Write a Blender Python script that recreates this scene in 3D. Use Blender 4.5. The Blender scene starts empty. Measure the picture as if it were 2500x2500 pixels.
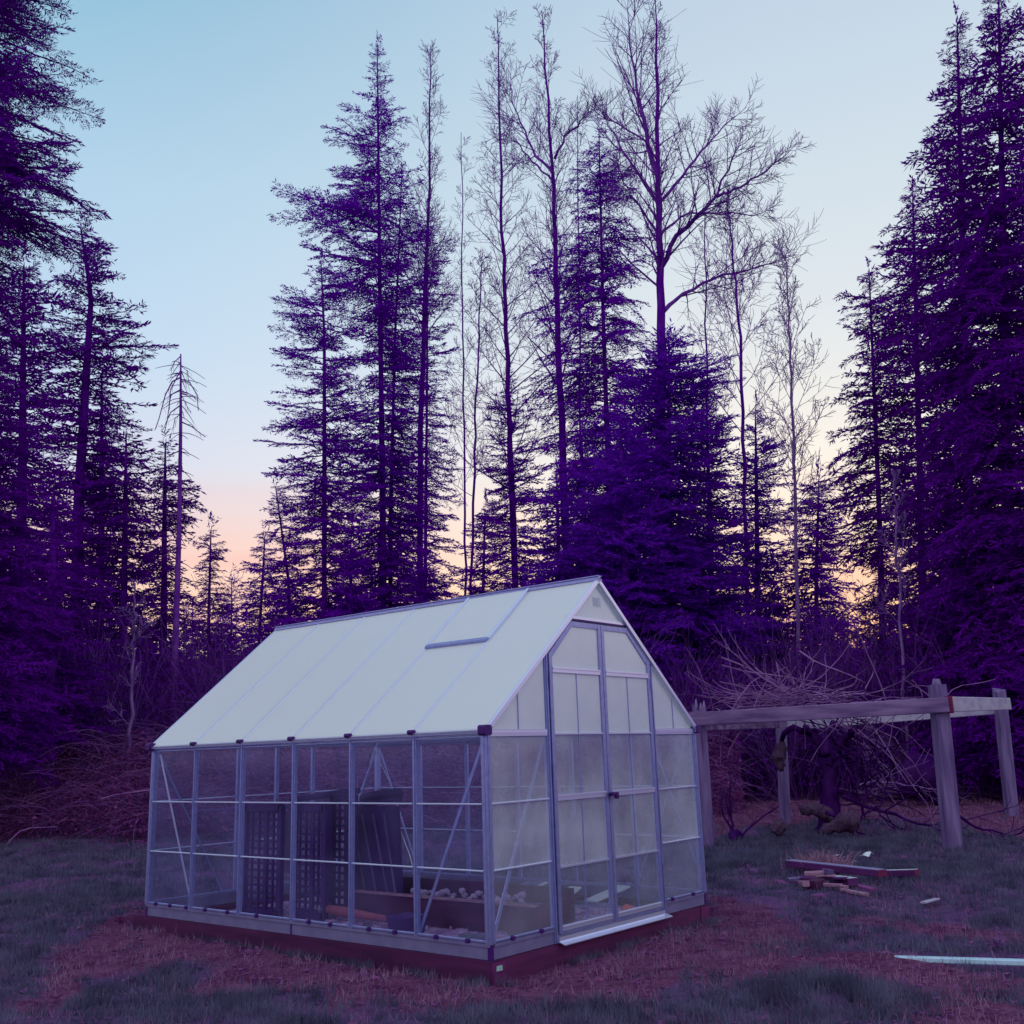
import bpy, math, random
import numpy as np
from mathutils import Vector, Matrix
R = math.radians
random.seed(7); rng = np.random.default_rng(7)
sc = bpy.context.scene
COL = sc.collection

# ------------------------------------------------------------------ camera
F, CAM, YAW, PIT, ROL = 2505.655, np.array([-4.842, -4.219, 1.171]), .886, .231, -.032
_f = np.array([math.cos(PIT)*math.sin(YAW), math.cos(PIT)*math.cos(YAW), math.sin(PIT)])
_r = np.array([math.cos(YAW), -math.sin(YAW), 0.]); _u = np.cross(_r, _f)
_r2 = math.cos(ROL)*_r+math.sin(ROL)*_u; _u2 = -math.sin(ROL)*_r+math.cos(ROL)*_u
cd = bpy.data.cameras.new('camera'); cam = bpy.data.objects.new('camera', cd); COL.objects.link(cam)
cd.sensor_fit = 'AUTO'; cd.sensor_width = 36; cd.lens = 36*F/2500; cd.clip_start = .05; cd.clip_end = 3000
m = Matrix.Identity(4)
for i in range(3):
    m[i][0] = _r2[i]; m[i][1] = _u2[i]; m[i][2] = -_f[i]; m[i][3] = CAM[i]
cam.matrix_world = m; sc.camera = cam
sc.render.resolution_x = sc.render.resolution_y = 1024
sc.render.engine = 'CYCLES'
sc.cycles.transparent_max_bounces = 40; sc.cycles.max_bounces = 10
sc.cycles.transmission_bounces = 10; sc.cycles.diffuse_bounces = 5

# ------------------------------------------------------------------ sky, sun, exposure
def lin(r, g, b):
    f = lambda c: (c/255/12.92) if c/255 <= .04045 else ((c/255+.055)/1.055)**2.4
    return (f(r), f(g), f(b), 1)
W_ = bpy.data.worlds.new('World'); sc.world = W_; W_.use_nodes = True
nt = W_.node_tree; nt.nodes.clear()
def N(t, **k):
    n = nt.nodes.new(t)
    for a, b in k.items(): setattr(n, a, b)
    return n
out = N('ShaderNodeOutputWorld'); bg = N('ShaderNodeBackground'); nt.links.new(bg.outputs[0], out.inputs[0])
tc = N('ShaderNodeTexCoord'); sep = N('ShaderNodeSeparateXYZ'); nt.links.new(tc.outputs['Generated'], sep.inputs[0])
def ramp(stops):
    n = N('ShaderNodeValToRGB'); e = n.color_ramp.elements
    while len(e) > 1: e.remove(e[-1])
    e[0].position = stops[0][0]; e[0].color = lin(*stops[0][1])
    for p, c in stops[1:]:
        x = e.new(p); x.color = lin(*c)
    n.color_ramp.interpolation = 'B_SPLINE' if False else 'LINEAR'
    nt.links.new(sep.outputs[2], n.inputs[0]); return n
# dusk sky by height above the horizon: towards the left (cooler) and right (warmer, paler) of the afterglow
ra = ramp([(0, (225,180,160)), (.10, (255,230,202)), (.15, (254,212,192)), (.20, (243,204,200)), (.27, (212,218,238)), (.36, (193,217,241)), (.5, (175,209,233)), (.64, (136,188,216)), (1, (182,198,232))])
rb = ramp([(0, (250,170,140)), (.10, (255,190,150)), (.15, (255,216,186)), (.20, (251,230,212)), (.27, (243,238,229)), (.38, (222,229,234)), (.5, (207,221,232)), (.64, (190,209,228)), (1, (182,198,232))])
dot = N('ShaderNodeVectorMath', operation='DOT_PRODUCT'); nt.links.new(tc.outputs['Generated'], dot.inputs[0])
dot.inputs[1].default_value = tuple(_r)
mr = N('ShaderNodeMapRange'); mr.inputs['From Min'].default_value = -.48; mr.inputs['From Max'].default_value = .26
mr.interpolation_type = 'SMOOTHSTEP'
nt.links.new(dot.outputs['Value'], mr.inputs['Value'])
mx = N('ShaderNodeMix', data_type='RGBA'); nt.links.new(mr.outputs[0], mx.inputs[0])
nt.links.new(ra.outputs[0], mx.inputs[6]); nt.links.new(rb.outputs[0], mx.inputs[7])
# away from the afterglow (behind the photographer) the unseen sky is brightened as fill for surfaces facing the camera
flat = N('ShaderNodeVectorMath', operation='MULTIPLY'); flat.inputs[1].default_value = (1,1,0); nt.links.new(tc.outputs['Generated'], flat.inputs[0])
fln = N('ShaderNodeVectorMath', operation='NORMALIZE'); nt.links.new(flat.outputs[0], fln.inputs[0])
do2 = N('ShaderNodeVectorMath', operation='DOT_PRODUCT'); nt.links.new(fln.outputs[0], do2.inputs[0])
do2.inputs[1].default_value = (math.sin(YAW), math.cos(YAW), 0)
mr2 = N('ShaderNodeMapRange'); mr2.inputs['From Min'].default_value = .80; mr2.inputs['From Max'].default_value = .05; mr2.interpolation_type = 'SMOOTHSTEP'
nt.links.new(do2.outputs['Value'], mr2.inputs['Value'])
rc = ramp([(0, (170,158,205)), (.13, (222,220,243)), (.5, (238,241,255)), (.8, (222,230,250)), (1, (182,200,232))])
mx2 = N('ShaderNodeMix', data_type='RGBA'); nt.links.new(mr2.outputs[0], mx2.inputs[0])
nt.links.new(mx.outputs[2], mx2.inputs[6]); nt.links.new(rc.outputs[0], mx2.inputs[7])
# low streaks of pink cloud
mp = N('ShaderNodeMapping'); mp.inputs['Scale'].default_value = (2.2, 2.2, 16); nt.links.new(tc.outputs['Generated'], mp.inputs[0])
no = N('ShaderNodeTexNoise'); no.inputs['Scale'].default_value = 1.6; no.inputs['Detail'].default_value = 6; nt.links.new(mp.outputs[0], no.inputs[0])
cr = N('ShaderNodeMapRange'); cr.inputs['From Min'].default_value = .5; cr.inputs['From Max'].default_value = .72; nt.links.new(no.outputs[0], cr.inputs[0])
zr = N('ShaderNodeMapRange'); zr.inputs['From Min'].default_value = .27; zr.inputs['From Max'].default_value = .1; nt.links.new(sep.outputs[2], zr.inputs[0])
mu = N('ShaderNodeMath', operation='MULTIPLY'); nt.links.new(cr.outputs[0], mu.inputs[0]); nt.links.new(zr.outputs[0], mu.inputs[1])
mu2 = N('ShaderNodeMath', operation='MULTIPLY'); nt.links.new(mu.outputs[0], mu2.inputs[0]); mu2.inputs[1].default_value = .55
mx3 = N('ShaderNodeMix', data_type='RGBA'); nt.links.new(mu2.outputs[0], mx3.inputs[0]); nt.links.new(mx2.outputs[2], mx3.inputs[6])
mx3.inputs[7].default_value = lin(240,150,150)
nis = N('ShaderNodeTexSky', sky_type='NISHITA'); nis.sun_disc = False
SUN_EL, SUN_AZ = R(2.), YAW+R(8)
nis.sun_elevation = SUN_EL; nis.sun_rotation = SUN_AZ
sc1 = N('ShaderNodeVectorMath', operation='SCALE'); sc1.inputs['Scale'].default_value = .02; nt.links.new(nis.outputs[0], sc1.inputs[0])
ad = N('ShaderNodeVectorMath', operation='ADD'); nt.links.new(mx3.outputs[2], ad.inputs[0]); nt.links.new(sc1.outputs[0], ad.inputs[1])
nt.links.new(ad.outputs[0], bg.inputs[0]); bg.inputs[1].default_value = 1.0
sl = bpy.data.lights.new('sun', 'SUN'); sl.energy = .12; sl.angle = R(15); sl.color = (1, .62, .5)
so = bpy.data.objects.new('sun', sl); COL.objects.link(so)
sd = Vector((math.sin(SUN_AZ)*math.cos(SUN_EL), math.cos(SUN_AZ)*math.cos(SUN_EL), math.sin(SUN_EL)))
so.rotation_euler = sd.to_track_quat('Z', 'Y').to_euler()
sc.view_settings.view_transform = 'Standard'; sc.view_settings.look = 'None'
sc.view_settings.exposure = 0; sc.view_settings.gamma = 1

# ------------------------------------------------------------------ measuring helpers (photo coordinates -> places)
S_ = 2500/1932
def ray(u, v): return _f+_r2*(u*S_-1250)/F+_u2*(1250-v*S_)/F
def on(u, v, ax, val):
    d = ray(u, v); return CAM+d*(val-CAM[ax])/d[ax]
def far(u, v, D):
    d = ray(u, v); return CAM+d*D/math.hypot(d[0], d[1])
def px(D): return S_/F*D            # metres per picture unit at distance D
GZ = -.080
def vnoise(x, y, seed=0):
    x = np.asarray(x, float); y = np.asarray(y, float)
    xi = np.floor(x).astype(np.int64); yi = np.floor(y).astype(np.int64); fx = x-xi; fy = y-yi
    def h(a, b):
        n = (a*374761393+b*668265263+seed*144665) & 0x7fffffff
        n = ((n ^ (n >> 13))*1274126177) & 0x7fffffff
        return ((n ^ (n >> 16)) & 0xffff)/65535.
    fx = fx*fx*(3-2*fx); fy = fy*fy*(3-2*fy)
    return (h(xi,yi)*(1-fx)+h(xi+1,yi)*fx)*(1-fy)+(h(xi,yi+1)*(1-fx)+h(xi+1,yi+1)*fx)*fy
def fbm(x, y, s=0): return (vnoise(x,y,s)+.5*vnoise(x*2.1,y*2.1,s+1)+.25*vnoise(x*4.3,y*4.3,s+2))/1.75
def gz(x, y):
    x = np.asarray(x, float); y = np.asarray(y, float)
    inside = (x > -.25) & (x < 2.8) & (y > -.25) & (y < 4.0)
    n = (fbm(x*.7, y*.7, 3)-.5)*.10+(fbm(x*3, y*3, 9)-.5)*.06+(fbm(x*9, y*9, 5)-.5)*.035
    n = n+.045*np.clip(y/3.66, 0, 1)*np.exp(-(np.minimum(x, 0)/.9)**2)*(x < .3)*(y < 5)
    d = np.hypot(x-CAM[0], y-CAM[1])
    k = np.clip((d-13)/8, 0, 1)
    n = n*(1+1.5*k)+.12*k*np.clip(1-(d-30)/30, 0, 1)
    return GZ+np.where(inside, -.05, n)

# ------------------------------------------------------------------ object helpers
def tag(o, label=None, cat=None, group=None, kind=None):
    if label: o['label'] = label
    if cat: o['category'] = cat
    if group: o['group'] = group
    if kind: o['kind'] = kind
    return o
def empty(name, loc, label, cat, group=None):
    o = bpy.data.objects.new(name, None); COL.objects.link(o); o.location = tuple(loc)
    o.empty_display_size = .1
    return tag(o, label, cat, group)
def link(name, me, mats, parent=None):
    if not isinstance(mats, (list, tuple)): mats = [mats]
    for q in mats: me.materials.append(q)
    o = bpy.data.objects.new(name, me); COL.objects.link(o)
    if parent is not None:
        o.parent = parent
        if parent.type == 'EMPTY': off = parent.location
        else: off = Vector((0, 0, 0))
        # vertices are given in world coordinates; shift them to the parent's base
        if parent.type == 'EMPTY':
            me.transform(Matrix.Translation(-Vector(off)))
    return o
class MB:
    """collects polygons (any size) and builds one mesh"""
    def __init__(s): s.v = []; s.f = []; s.mi = []; s.n = 0; s.sm = []
    def add(s, V, Fc, mi=0, smooth=False):
        V = np.asarray(V, float); s.v.append(V)
        for f in Fc: s.f.append([i+s.n for i in f]); s.mi.append(mi); s.sm.append(smooth)
        s.n += len(V)
    def box(s, a, b, mi=0, bev=0):
        a = np.minimum(a, b).astype(float) if False else np.array(a, float); b = np.array(b, float)
        lo = np.minimum(a, b); hi = np.maximum(a, b)
        s.obox((lo+hi)/2, np.eye(3), (hi-lo)/2, mi, bev)
    def obox(s, c, ax, h, mi=0, bev=0):
        ax = np.asarray(ax, float); h = np.asarray(h, float); c = np.asarray(c, float)
        if bev <= 0:
            V = [c+ax[0]*h[0]*x+ax[1]*h[1]*y+ax[2]*h[2]*z for x in (-1,1) for y in (-1,1) for z in (-1,1)]
            s.add(V, [(0,1,3,2),(4,6,7,5),(0,4,5,1),(2,3,7,6),(0,2,6,4),(1,5,7,3)], mi)
        else:   # chamfer the four long edges (axis 0)
            y, z = h[1], h[2]; b = min(bev, y*.8, z*.8)
            P = [(-y+b,-z),(y-b,-z),(y,-z+b),(y,z-b),(y-b,z),(-y+b,z),(-y,z-b),(-y,-z+b)]
            V = [c+ax[0]*h[0]*sx+ax[1]*p+ax[2]*q for sx in (-1,1) for p, q in P]
            s.add(V, [tuple(range(7,-1,-1)), tuple(range(8,16))]+[(i,(i+1)%8,8+(i+1)%8,8+i) for i in range(8)], mi)
    def bar(s, p, q, w, h, up=(0,0,1), mi=0, bev=0, ext=0):
        p = np.array(p, float); q = np.array(q, float); d = q-p; L = np.linalg.norm(d); d /= L
        up = np.array(up, float); sd_ = np.cross(d, up); sd_ /= np.linalg.norm(sd_); u2 = np.cross(sd_, d)
        s.obox((p+q)/2, [d, sd_, u2], [L/2+ext, w/2, h/2], mi, bev)
    def tube(s, P, rad, n=6, mi=0, cap=True):
        P = np.asarray(P, float); rad = np.broadcast_to(np.asarray(rad, float), (len(P),))
        T = np.gradient(P, axis=0); T /= np.linalg.norm(T, axis=1)[:, None]+1e-9
        ref = np.array([0,0,1.]) if abs(T[:,2]).mean() < .8 else np.array([1.,0,0])
        A = np.cross(T, ref); A /= np.linalg.norm(A, axis=1)[:, None]+1e-9; B = np.cross(T, A)
        th = np.arange(n)*2*math.pi/n
        V = P[:,None]+rad[:,None,None]*(A[:,None]*np.cos(th)[None,:,None]+B[:,None]*np.sin(th)[None,:,None])
        Fc = [(i*n+j, i*n+(j+1)%n, (i+1)*n+(j+1)%n, (i+1)*n+j) for i in range(len(P)-1) for j in range(n)]
        if cap: Fc += [tuple(range(n))[::-1], tuple((len(P)-1)*n+j for j in range(n))]
        s.add(V.reshape(-1,3), Fc, mi, True)
    def prism(s, poly, nrm, th, mi=0):
        """flat polygon (list of 3d points) given a thickness along nrm"""
        P = np.asarray(poly, float); nrm = np.asarray(nrm, float)*th; n = len(P)
        s.add(np.vstack([P, P+nrm]), [tuple(range(n))[::-1], tuple(range(n,2*n))]+[(i,(i+1)%n,n+(i+1)%n,n+i) for i in range(n)], mi)
    def mesh(s, name='mesh'):
        me = bpy.data.meshes.new(name); V = np.vstack(s.v)
        me.vertices.add(len(V)); me.vertices.foreach_set('co', V.ravel())
        cnt = np.array([len(f) for f in s.f]); li = np.fromiter((i for f in s.f for i in f), int)
        me.loops.add(len(li)); me.loops.foreach_set('vertex_index', li)
        me.polygons.add(len(cnt)); me.polygons.foreach_set('loop_start', np.concatenate([[0], np.cumsum(cnt)[:-1]]))
        me.polygons.foreach_set('material_index', np.array(s.mi)); me.polygons.foreach_set('use_smooth', np.array(s.sm))
        me.update(); me.validate(); return me
    def obj(s, name, mats, parent=None): return link(name, s.mesh(name), mats, parent)
class Soup:
    """numpy collector: triangles and thin 3-sided twigs"""
    def __init__(s): s.t = []; s.q = []; s.tm = []; s.qm = []
    def tris(s, T, mi=0): s.t.append(T.reshape(-1,3,3)); s.tm.append(np.full(len(T.reshape(-1,3,3)), mi))
    def quads(s, Q, mi=0): s.q.append(Q.reshape(-1,4,3)); s.qm.append(np.full(len(Q.reshape(-1,4,3)), mi))
    def twig(s, P, rad, n=3, mi=0):
        P = np.asarray(P, float); rad = np.broadcast_to(np.asarray(rad, float), (len(P),))
        T = np.empty_like(P); T[1:-1] = P[2:]-P[:-2]; T[0] = P[1]-P[0]; T[-1] = P[-1]-P[-2]
        T /= np.sqrt((T*T).sum(1))[:,None]+1e-9
        m_ = T.mean(0); ref = np.array([0,0,1.]) if abs(m_[2]) < .8 else np.array([1.,0,0])
        A = np.cross(T, ref); A /= np.sqrt((A*A).sum(1))[:,None]+1e-9; B = np.cross(T, A)
        th = np.arange(n)*2*math.pi/n
        V = P[:,None]+rad[:,None,None]*(A[:,None]*np.cos(th)[None,:,None]+B[:,None]*np.sin(th)[None,:,None])
        V2 = np.roll(V, -1, axis=1)
        Q = np.stack([V[:-1], V2[:-1], V2[1:], V[1:]], axis=2)
        s.quads(Q, mi)
    def mesh(s, name):
        parts = []; me = bpy.data.meshes.new(name)
        T = np.concatenate(s.t) if s.t else np.zeros((0,3,3)); Q = np.concatenate(s.q) if s.q else np.zeros((0,4,3))
        V = np.vstack([T.reshape(-1,3), Q.reshape(-1,3)])
        me.vertices.add(len(V)); me.vertices.foreach_set('co', V.ravel())
        me.loops.add(len(V)); me.loops.foreach_set('vertex_index', np.arange(len(V)))
        cnt = np.concatenate([np.full(len(T),3), np.full(len(Q),4)]).astype(int)
        me.polygons.add(len(cnt)); me.polygons.foreach_set('loop_start', np.concatenate([[0], np.cumsum(cnt)[:-1]]))
        me.polygons.foreach_set('material_index', np.concatenate((s.tm or [np.zeros(0)])+(s.qm or [np.zeros(0)])).astype(int))
        me.update(); return me
    def obj(s, name, mats, parent=None): return link(name, s.mesh(name), mats, parent)

# ------------------------------------------------------------------ materials
def mat(name, c1, c2=None, scale=6, rough=.8, metal=0, bump=0, stretch=(1,1,1), detail=6, spec=.3, lo=.35, hi=.65, trans=0):
    M = bpy.data.materials.new(name); M.use_nodes = True; t = M.node_tree; b = t.nodes['Principled BSDF']
    b.inputs['Roughness'].default_value = rough; b.inputs['Metallic'].default_value = metal
    b.inputs['Specular IOR Level'].default_value = spec
    b.inputs['Base Color'].default_value = (*c1, 1)
    if c2 is not None:
        tc = t.nodes.new('ShaderNodeTexCoord'); mp = t.nodes.new('ShaderNodeMapping'); mp.inputs['Scale'].default_value = stretch
        t.links.new(tc.outputs['Object'], mp.inputs[0])
        n = t.nodes.new('ShaderNodeTexNoise'); n.inputs['Scale'].default_value = scale; n.inputs['Detail'].default_value = detail
        t.links.new(mp.outputs[0], n.inputs[0])
        r = t.nodes.new('ShaderNodeMapRange'); r.inputs['From Min'].default_value = lo; r.inputs['From Max'].default_value = hi
        t.links.new(n.outputs[0], r.inputs[0])
        x = t.nodes.new('ShaderNodeMix'); x.data_type = 'RGBA'; t.links.new(r.outputs[0], x.inputs[0])
        x.inputs[6].default_value = (*c1, 1); x.inputs[7].default_value = (*c2, 1); t.links.new(x.outputs[2], b.inputs['Base Color'])
        if bump:
            bp = t.nodes.new('ShaderNodeBump'); bp.inputs['Strength'].default_value = bump; bp.inputs['Distance'].default_value = .01
            t.links.new(n.outputs[0], bp.inputs['Height']); t.links.new(bp.outputs[0], b.inputs['Normal'])
    if trans:
        o = t.nodes['Material Output']; tr = t.nodes.new('ShaderNodeBsdfTranslucent'); ms = t.nodes.new('ShaderNodeMixShader')
        ms.inputs[0].default_value = trans; tr.inputs[0].default_value = (*c1, 1)
        if c2 is not None: t.links.new(x.outputs[2], tr.inputs[0])
        t.links.new(b.outputs[0], ms.inputs[1]); t.links.new(tr.outputs[0], ms.inputs[2]); t.links.new(ms.outputs[0], o.inputs[0])
    return M
def pane_mat(name, clear, milk, base=.022, split=.5, rough=.12, vary=0):
    """polycarbonate: part of the light goes straight through, part is scattered, a little is mirrored"""
    M = bpy.data.materials.new(name); M.use_nodes = True; t = M.node_tree; t.nodes.clear()
    o = t.nodes.new('ShaderNodeOutputMaterial'); tr = t.nodes.new('ShaderNodeBsdfTransparent'); tr.inputs[0].default_value = (.96,.97,1,1)
    df = t.nodes.new('ShaderNodeBsdfDiffuse'); tl = t.nodes.new('ShaderNodeBsdfTranslucent')
    df.inputs[0].default_value = (*milk, 1); tl.inputs[0].default_value = (*milk, 1)
    m1 = t.nodes.new('ShaderNodeMixShader'); m1.inputs[0].default_value = split
    t.links.new(df.outputs[0], m1.inputs[1]); t.links.new(tl.outputs[0], m1.inputs[2])
    m2 = t.nodes.new('ShaderNodeMixShader'); m2.inputs[0].default_value = clear
    t.links.new(m1.outputs[0], m2.inputs[1]); t.links.new(tr.outputs[0], m2.inputs[2])
    if vary:
        tc = t.nodes.new('ShaderNodeTexCoord'); n = t.nodes.new('ShaderNodeTexNoise'); n.inputs['Scale'].default_value = 2.3; n.inputs['Detail'].default_value = 5
        t.links.new(tc.outputs['Object'], n.inputs[0])
        r = t.nodes.new('ShaderNodeMapRange'); r.inputs['From Min'].default_value = .3; r.inputs['From Max'].default_value = .7
        r.inputs['To Min'].default_value = clear-vary; r.inputs['To Max'].default_value = clear+vary
        t.links.new(n.outputs[0], r.inputs[0]); t.links.new(r.outputs[0], m2.inputs[0])
    gl = t.nodes.new('ShaderNodeBsdfGlossy'); gl.inputs[1].default_value = rough; gl.inputs[0].default_value = (.8,.85,1,1)
    lw = t.nodes.new('ShaderNodeLayerWeight'); lw.inputs[0].default_value = .5
    pw = t.nodes.new('ShaderNodeMath'); pw.operation = 'POWER'; pw.inputs[1].default_value = 4.; t.links.new(lw.outputs['Facing'], pw.inputs[0])
    fr = t.nodes.new('ShaderNodeMath'); fr.operation = 'MULTIPLY_ADD'; fr.inputs[1].default_value = .35; fr.inputs[2].default_value = base; t.links.new(pw.outputs[0], fr.inputs[0])
    m3 = t.nodes.new('ShaderNodeMixShader'); t.links.new(fr.outputs[0], m3.inputs[0])
    t.links.new(m2.outputs[0], m3.inputs[1]); t.links.new(gl.outputs[0], m3.inputs[2]); t.links.new(m3.outputs[0], o.inputs[0])
    return M
def soil_mat(name):
    M = bpy.data.materials.new(name); M.use_nodes = True; t = M.node_tree; b = t.nodes['Principled BSDF']
    b.inputs['Roughness'].default_value = .95; b.inputs['Specular IOR Level'].default_value = .1
    tc = t.nodes.new('ShaderNodeTexCoord')
    def noi(s, d=8):
        n = t.nodes.new('ShaderNodeTexNoise'); n.inputs['Scale'].default_value = s; n.inputs['Detail'].default_value = d
        n.inputs['Roughness'].default_value = .65; t.links.new(tc.outputs['Object'], n.inputs[0]); return n
    def mixc(f, a, bb):
        x = t.nodes.new('ShaderNodeMix'); x.data_type = 'RGBA'; t.links.new(f, x.inputs[0])
        for i, q in ((6, a), (7, bb)):
            if isinstance(q, tuple): x.inputs[i].default_value = (*q, 1)
            else: t.links.new(q, x.inputs[i])
        return x.outputs[2]
    def rng_(n, a, bb):
        r = t.nodes.new('ShaderNodeMapRange'); r.inputs['From Min'].default_value = a; r.inputs['From Max'].default_value = bb
        t.links.new(n, r.inputs[0]); return r.outputs[0]
    at = t.nodes.new('ShaderNodeAttribute'); at.attribute_name = 'bare_soil'
    n1, n2, n3 = noi(1.1), noi(7), noi(38)
    turf = mixc(rng_(n2.outputs[0], .35, .65), (.035,.028,.085), (.12,.075,.18))
    turf = mixc(rng_(n1.outputs[0], .45, .62), turf, (.14,.055,.19))
    dirt = mixc(rng_(n2.outputs[0], .35, .65), (.068,.007,.06), (.18,.06,.145))
    dirt = mixc(rng_(n3.outputs[0], .52, .7), dirt, (.22,.10,.24))
    ad = t.nodes.new('ShaderNodeMath'); ad.operation = 'MULTIPLY_ADD'; ad.inputs[1].default_value = .6; 
    t.links.new(n3.outputs[0], ad.inputs[0]); t.links.new(at.outputs['Fac'], ad.inputs[2])
    c = mixc(rng_(ad.outputs[0], .6, 1.0), turf, dirt)
    t.links.new(c, b.inputs['Base Color'])
    bp = t.nodes.new('ShaderNodeBump'); bp.inputs['Strength'].default_value = .9; bp.inputs['Distance'].default_value = .03
    t.links.new(n3.outputs[0], bp.inputs['Height']); t.links.new(bp.outputs[0], b.inputs['Normal'])
    return M
PUR = (.085,.004,.26)
M_fol = mat('needles', (.17,.002,.46), (.22,.006,.54), 1.2, trans=.35, spec=0)
M_fol2 = mat('needles_cool', (.15,.002,.45), (.19,.014,.53), 1.0, trans=.35, spec=0)
M_folw = mat('needles_warm', (.125,.002,.31), (.165,.008,.38), 1.4, trans=.35, spec=0)
M_bark = mat('bark', (.095,.002,.26), (.14,.014,.33), 9, stretch=(1,1,.2), bump=.5, spec=0)
M_bark2 = mat('pale_bark', (.16,.06,.30), (.26,.13,.40), 8, stretch=(1,1,.3), bump=.3)
M_twig = mat('twigs', (.15,.02,.33), (.22,.06,.40), 4, spec=0)
M_gnarl = mat('dark_bark', (.03,.003,.075), (.06,.012,.12), 8, bump=.8, stretch=(1,1,.3), spec=0)
M_twig2 = mat('pale_twigs', (.29,.14,.35), (.13,.04,.20), 5)
M_under = mat('undergrowth_leaves', (.10,.004,.24), (.15,.02,.32), 1.5, trans=.3, spec=0)
M_brush = mat('brush_twigs', (.09,.02,.19), (.15,.055,.25), 2, spec=0)
M_bramble = mat('bramble_canes', (.25,.10,.31), (.11,.025,.18), 3)
M_bleaf = mat('bramble_leaves', (.16,.012,.13), (.11,.02,.19), 3, trans=.25)
M_litter = mat('dead_leaves', (.24,.05,.18), (.15,.03,.20), 5)
M_ground = soil_mat('ground_soil')
M_grass = mat('grass_blades', (.05,.045,.11), (.15,.14,.25), 4.0, trans=.3)
M_straw = mat('straw', (.34,.19,.33), (.17,.05,.18), 2.5, trans=.2)
M_alu = mat('aluminium', (.33,.36,.68), (.28,.30,.60), 30, rough=.38, metal=.75, detail=3)
M_alul = mat('bright_aluminium', (.70,.74,.95), rough=.28, metal=.7)
M_base = mat('base_metal', (.17,.15,.32), (.21,.19,.37), 9, rough=.5, metal=.35)
M_black = mat('black_plastic', (.05,.002,.14), rough=.5)
M_lat = mat('dark_plastic', (.035,.002,.11), (.05,.004,.14), 8, rough=.55)
M_timber = mat('timber', (.085,.010,.080), (.045,.004,.05), 14, stretch=(1,.12,1), bump=.4)
M_timber2 = mat('timber_across', (.12,.016,.10), (.065,.007,.065), 14, stretch=(.12,1,1), bump=.4)
M_endgrain = mat('end_grain', (.10,.008,.10), (.14,.02,.12), 20)
M_old = mat('weathered_wood', (.09,.05,.18), (.21,.145,.33), 13, stretch=(1,1,.1), bump=.5)
M_oldb = mat('weathered_beam', (.10,.05,.18), (.25,.16,.34), 12, stretch=(.5,.12,1), bump=.5)
M_pale = mat('pale_board', (.42,.40,.52), (.30,.26,.42), 8, stretch=(.3,1,1))
M_wtop = mat('cut_wood', (.36,.19,.29), (.24,.11,.22), 10)
M_red = mat('red_end', (.19,.012,.06), (.13,.01,.07), 10)
M_white = mat('white_strip', (.50,.72,.84), (.42,.62,.76), 12, rough=.5)
M_board = mat('white_board', (.62,.72,.74), (.52,.60,.66), 10, rough=.6)
M_stone = mat('stone', (.52,.42,.62), (.30,.20,.44), 25, bump=.5)
M_brick = mat('paver', (.46,.30,.54), (.24,.12,.34), 9, bump=.5)
M_moss = mat('moss', (.10,.055,.085), (.05,.022,.09), 30, bump=.9, spec=.1)
M_orange = mat('orange_plastic', (.95,.16,.10), (.7,.10,.10), 12, rough=.5)
M_tube = mat('brown_tube', (.30,.08,.12), (.20,.04,.12), 14)
M_teal = mat('teal_wrap', (.10,.16,.22), (.2,.14,.25), 15)
M_roof = pane_mat('twinwall_roof', .02, (.89,.94,.93), base=.04, split=.40, rough=.35)
M_side = pane_mat('clear_pane', .955, (.52,.50,.98), vary=.035, rough=.08)
M_lowpane = pane_mat('lower_pane', .88, (.75,.80,.98), base=.03, split=.4, vary=.05, rough=.12)
M_front = pane_mat('hazy_pane', .74, (.86,.92,1.), base=.07, split=.35, vary=.13, rough=.15)
M_gable = pane_mat('milky_pane', .22, (.93,1.,1.), base=.15, split=.4, vary=.09, rough=.2)
M_tag = mat('tag_paper', (.45,.62,.56), (.15,.35,.35), 60)
M_metal = mat('wire', (.7,.72,.85), rough=.3, metal=.8)

# ------------------------------------------------------------------ ground
def inpoly(x, y, P):
    c = np.zeros(np.shape(x), bool); n = len(P)
    for i in range(n):
        x1, y1 = P[i]; x2, y2 = P[(i+1) % n]
        if y1 == y2: continue
        c ^= ((y1 > y) != (y2 > y)) & (x < (x2-x1)*(y-y1)/(y2-y1)+x1)
    return c
def gpoly(L): return [tuple(on(u, v, 2, GZ)[:2]) for u, v in L]
DIRT = [gpoly([(20,1862),(120,1790),(262,1715),(290,1695),(700,1735),(930,1800),(1330,1690),(1440,1720),(1500,1760),(1440,1830),(1230,1895),(900,1905),(640,1872),(420,1850),(200,1842),(60,1885)]),
        gpoly([(1440,1830),(1560,1790),(1720,1800),(1990,1830),(1990,1960),(1660,1960),(1560,1880),(1340,1935),(1260,1930)]),
        gpoly([(1330,1480),(1500,1485),(1700,1500),(2000,1520),(2000,1620),(1800,1570),(1700,1555),(1500,1562),(1340,1590)]),
        gpoly([(1640,1730),(1990,1740),(1990,1790),(1800,1770)])]
TURF = [gpoly([(1130,1925),(1300,1890),(1480,1850),(1590,1820),(1700,1900),(1760,1990),(1000,1990)])]
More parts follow.
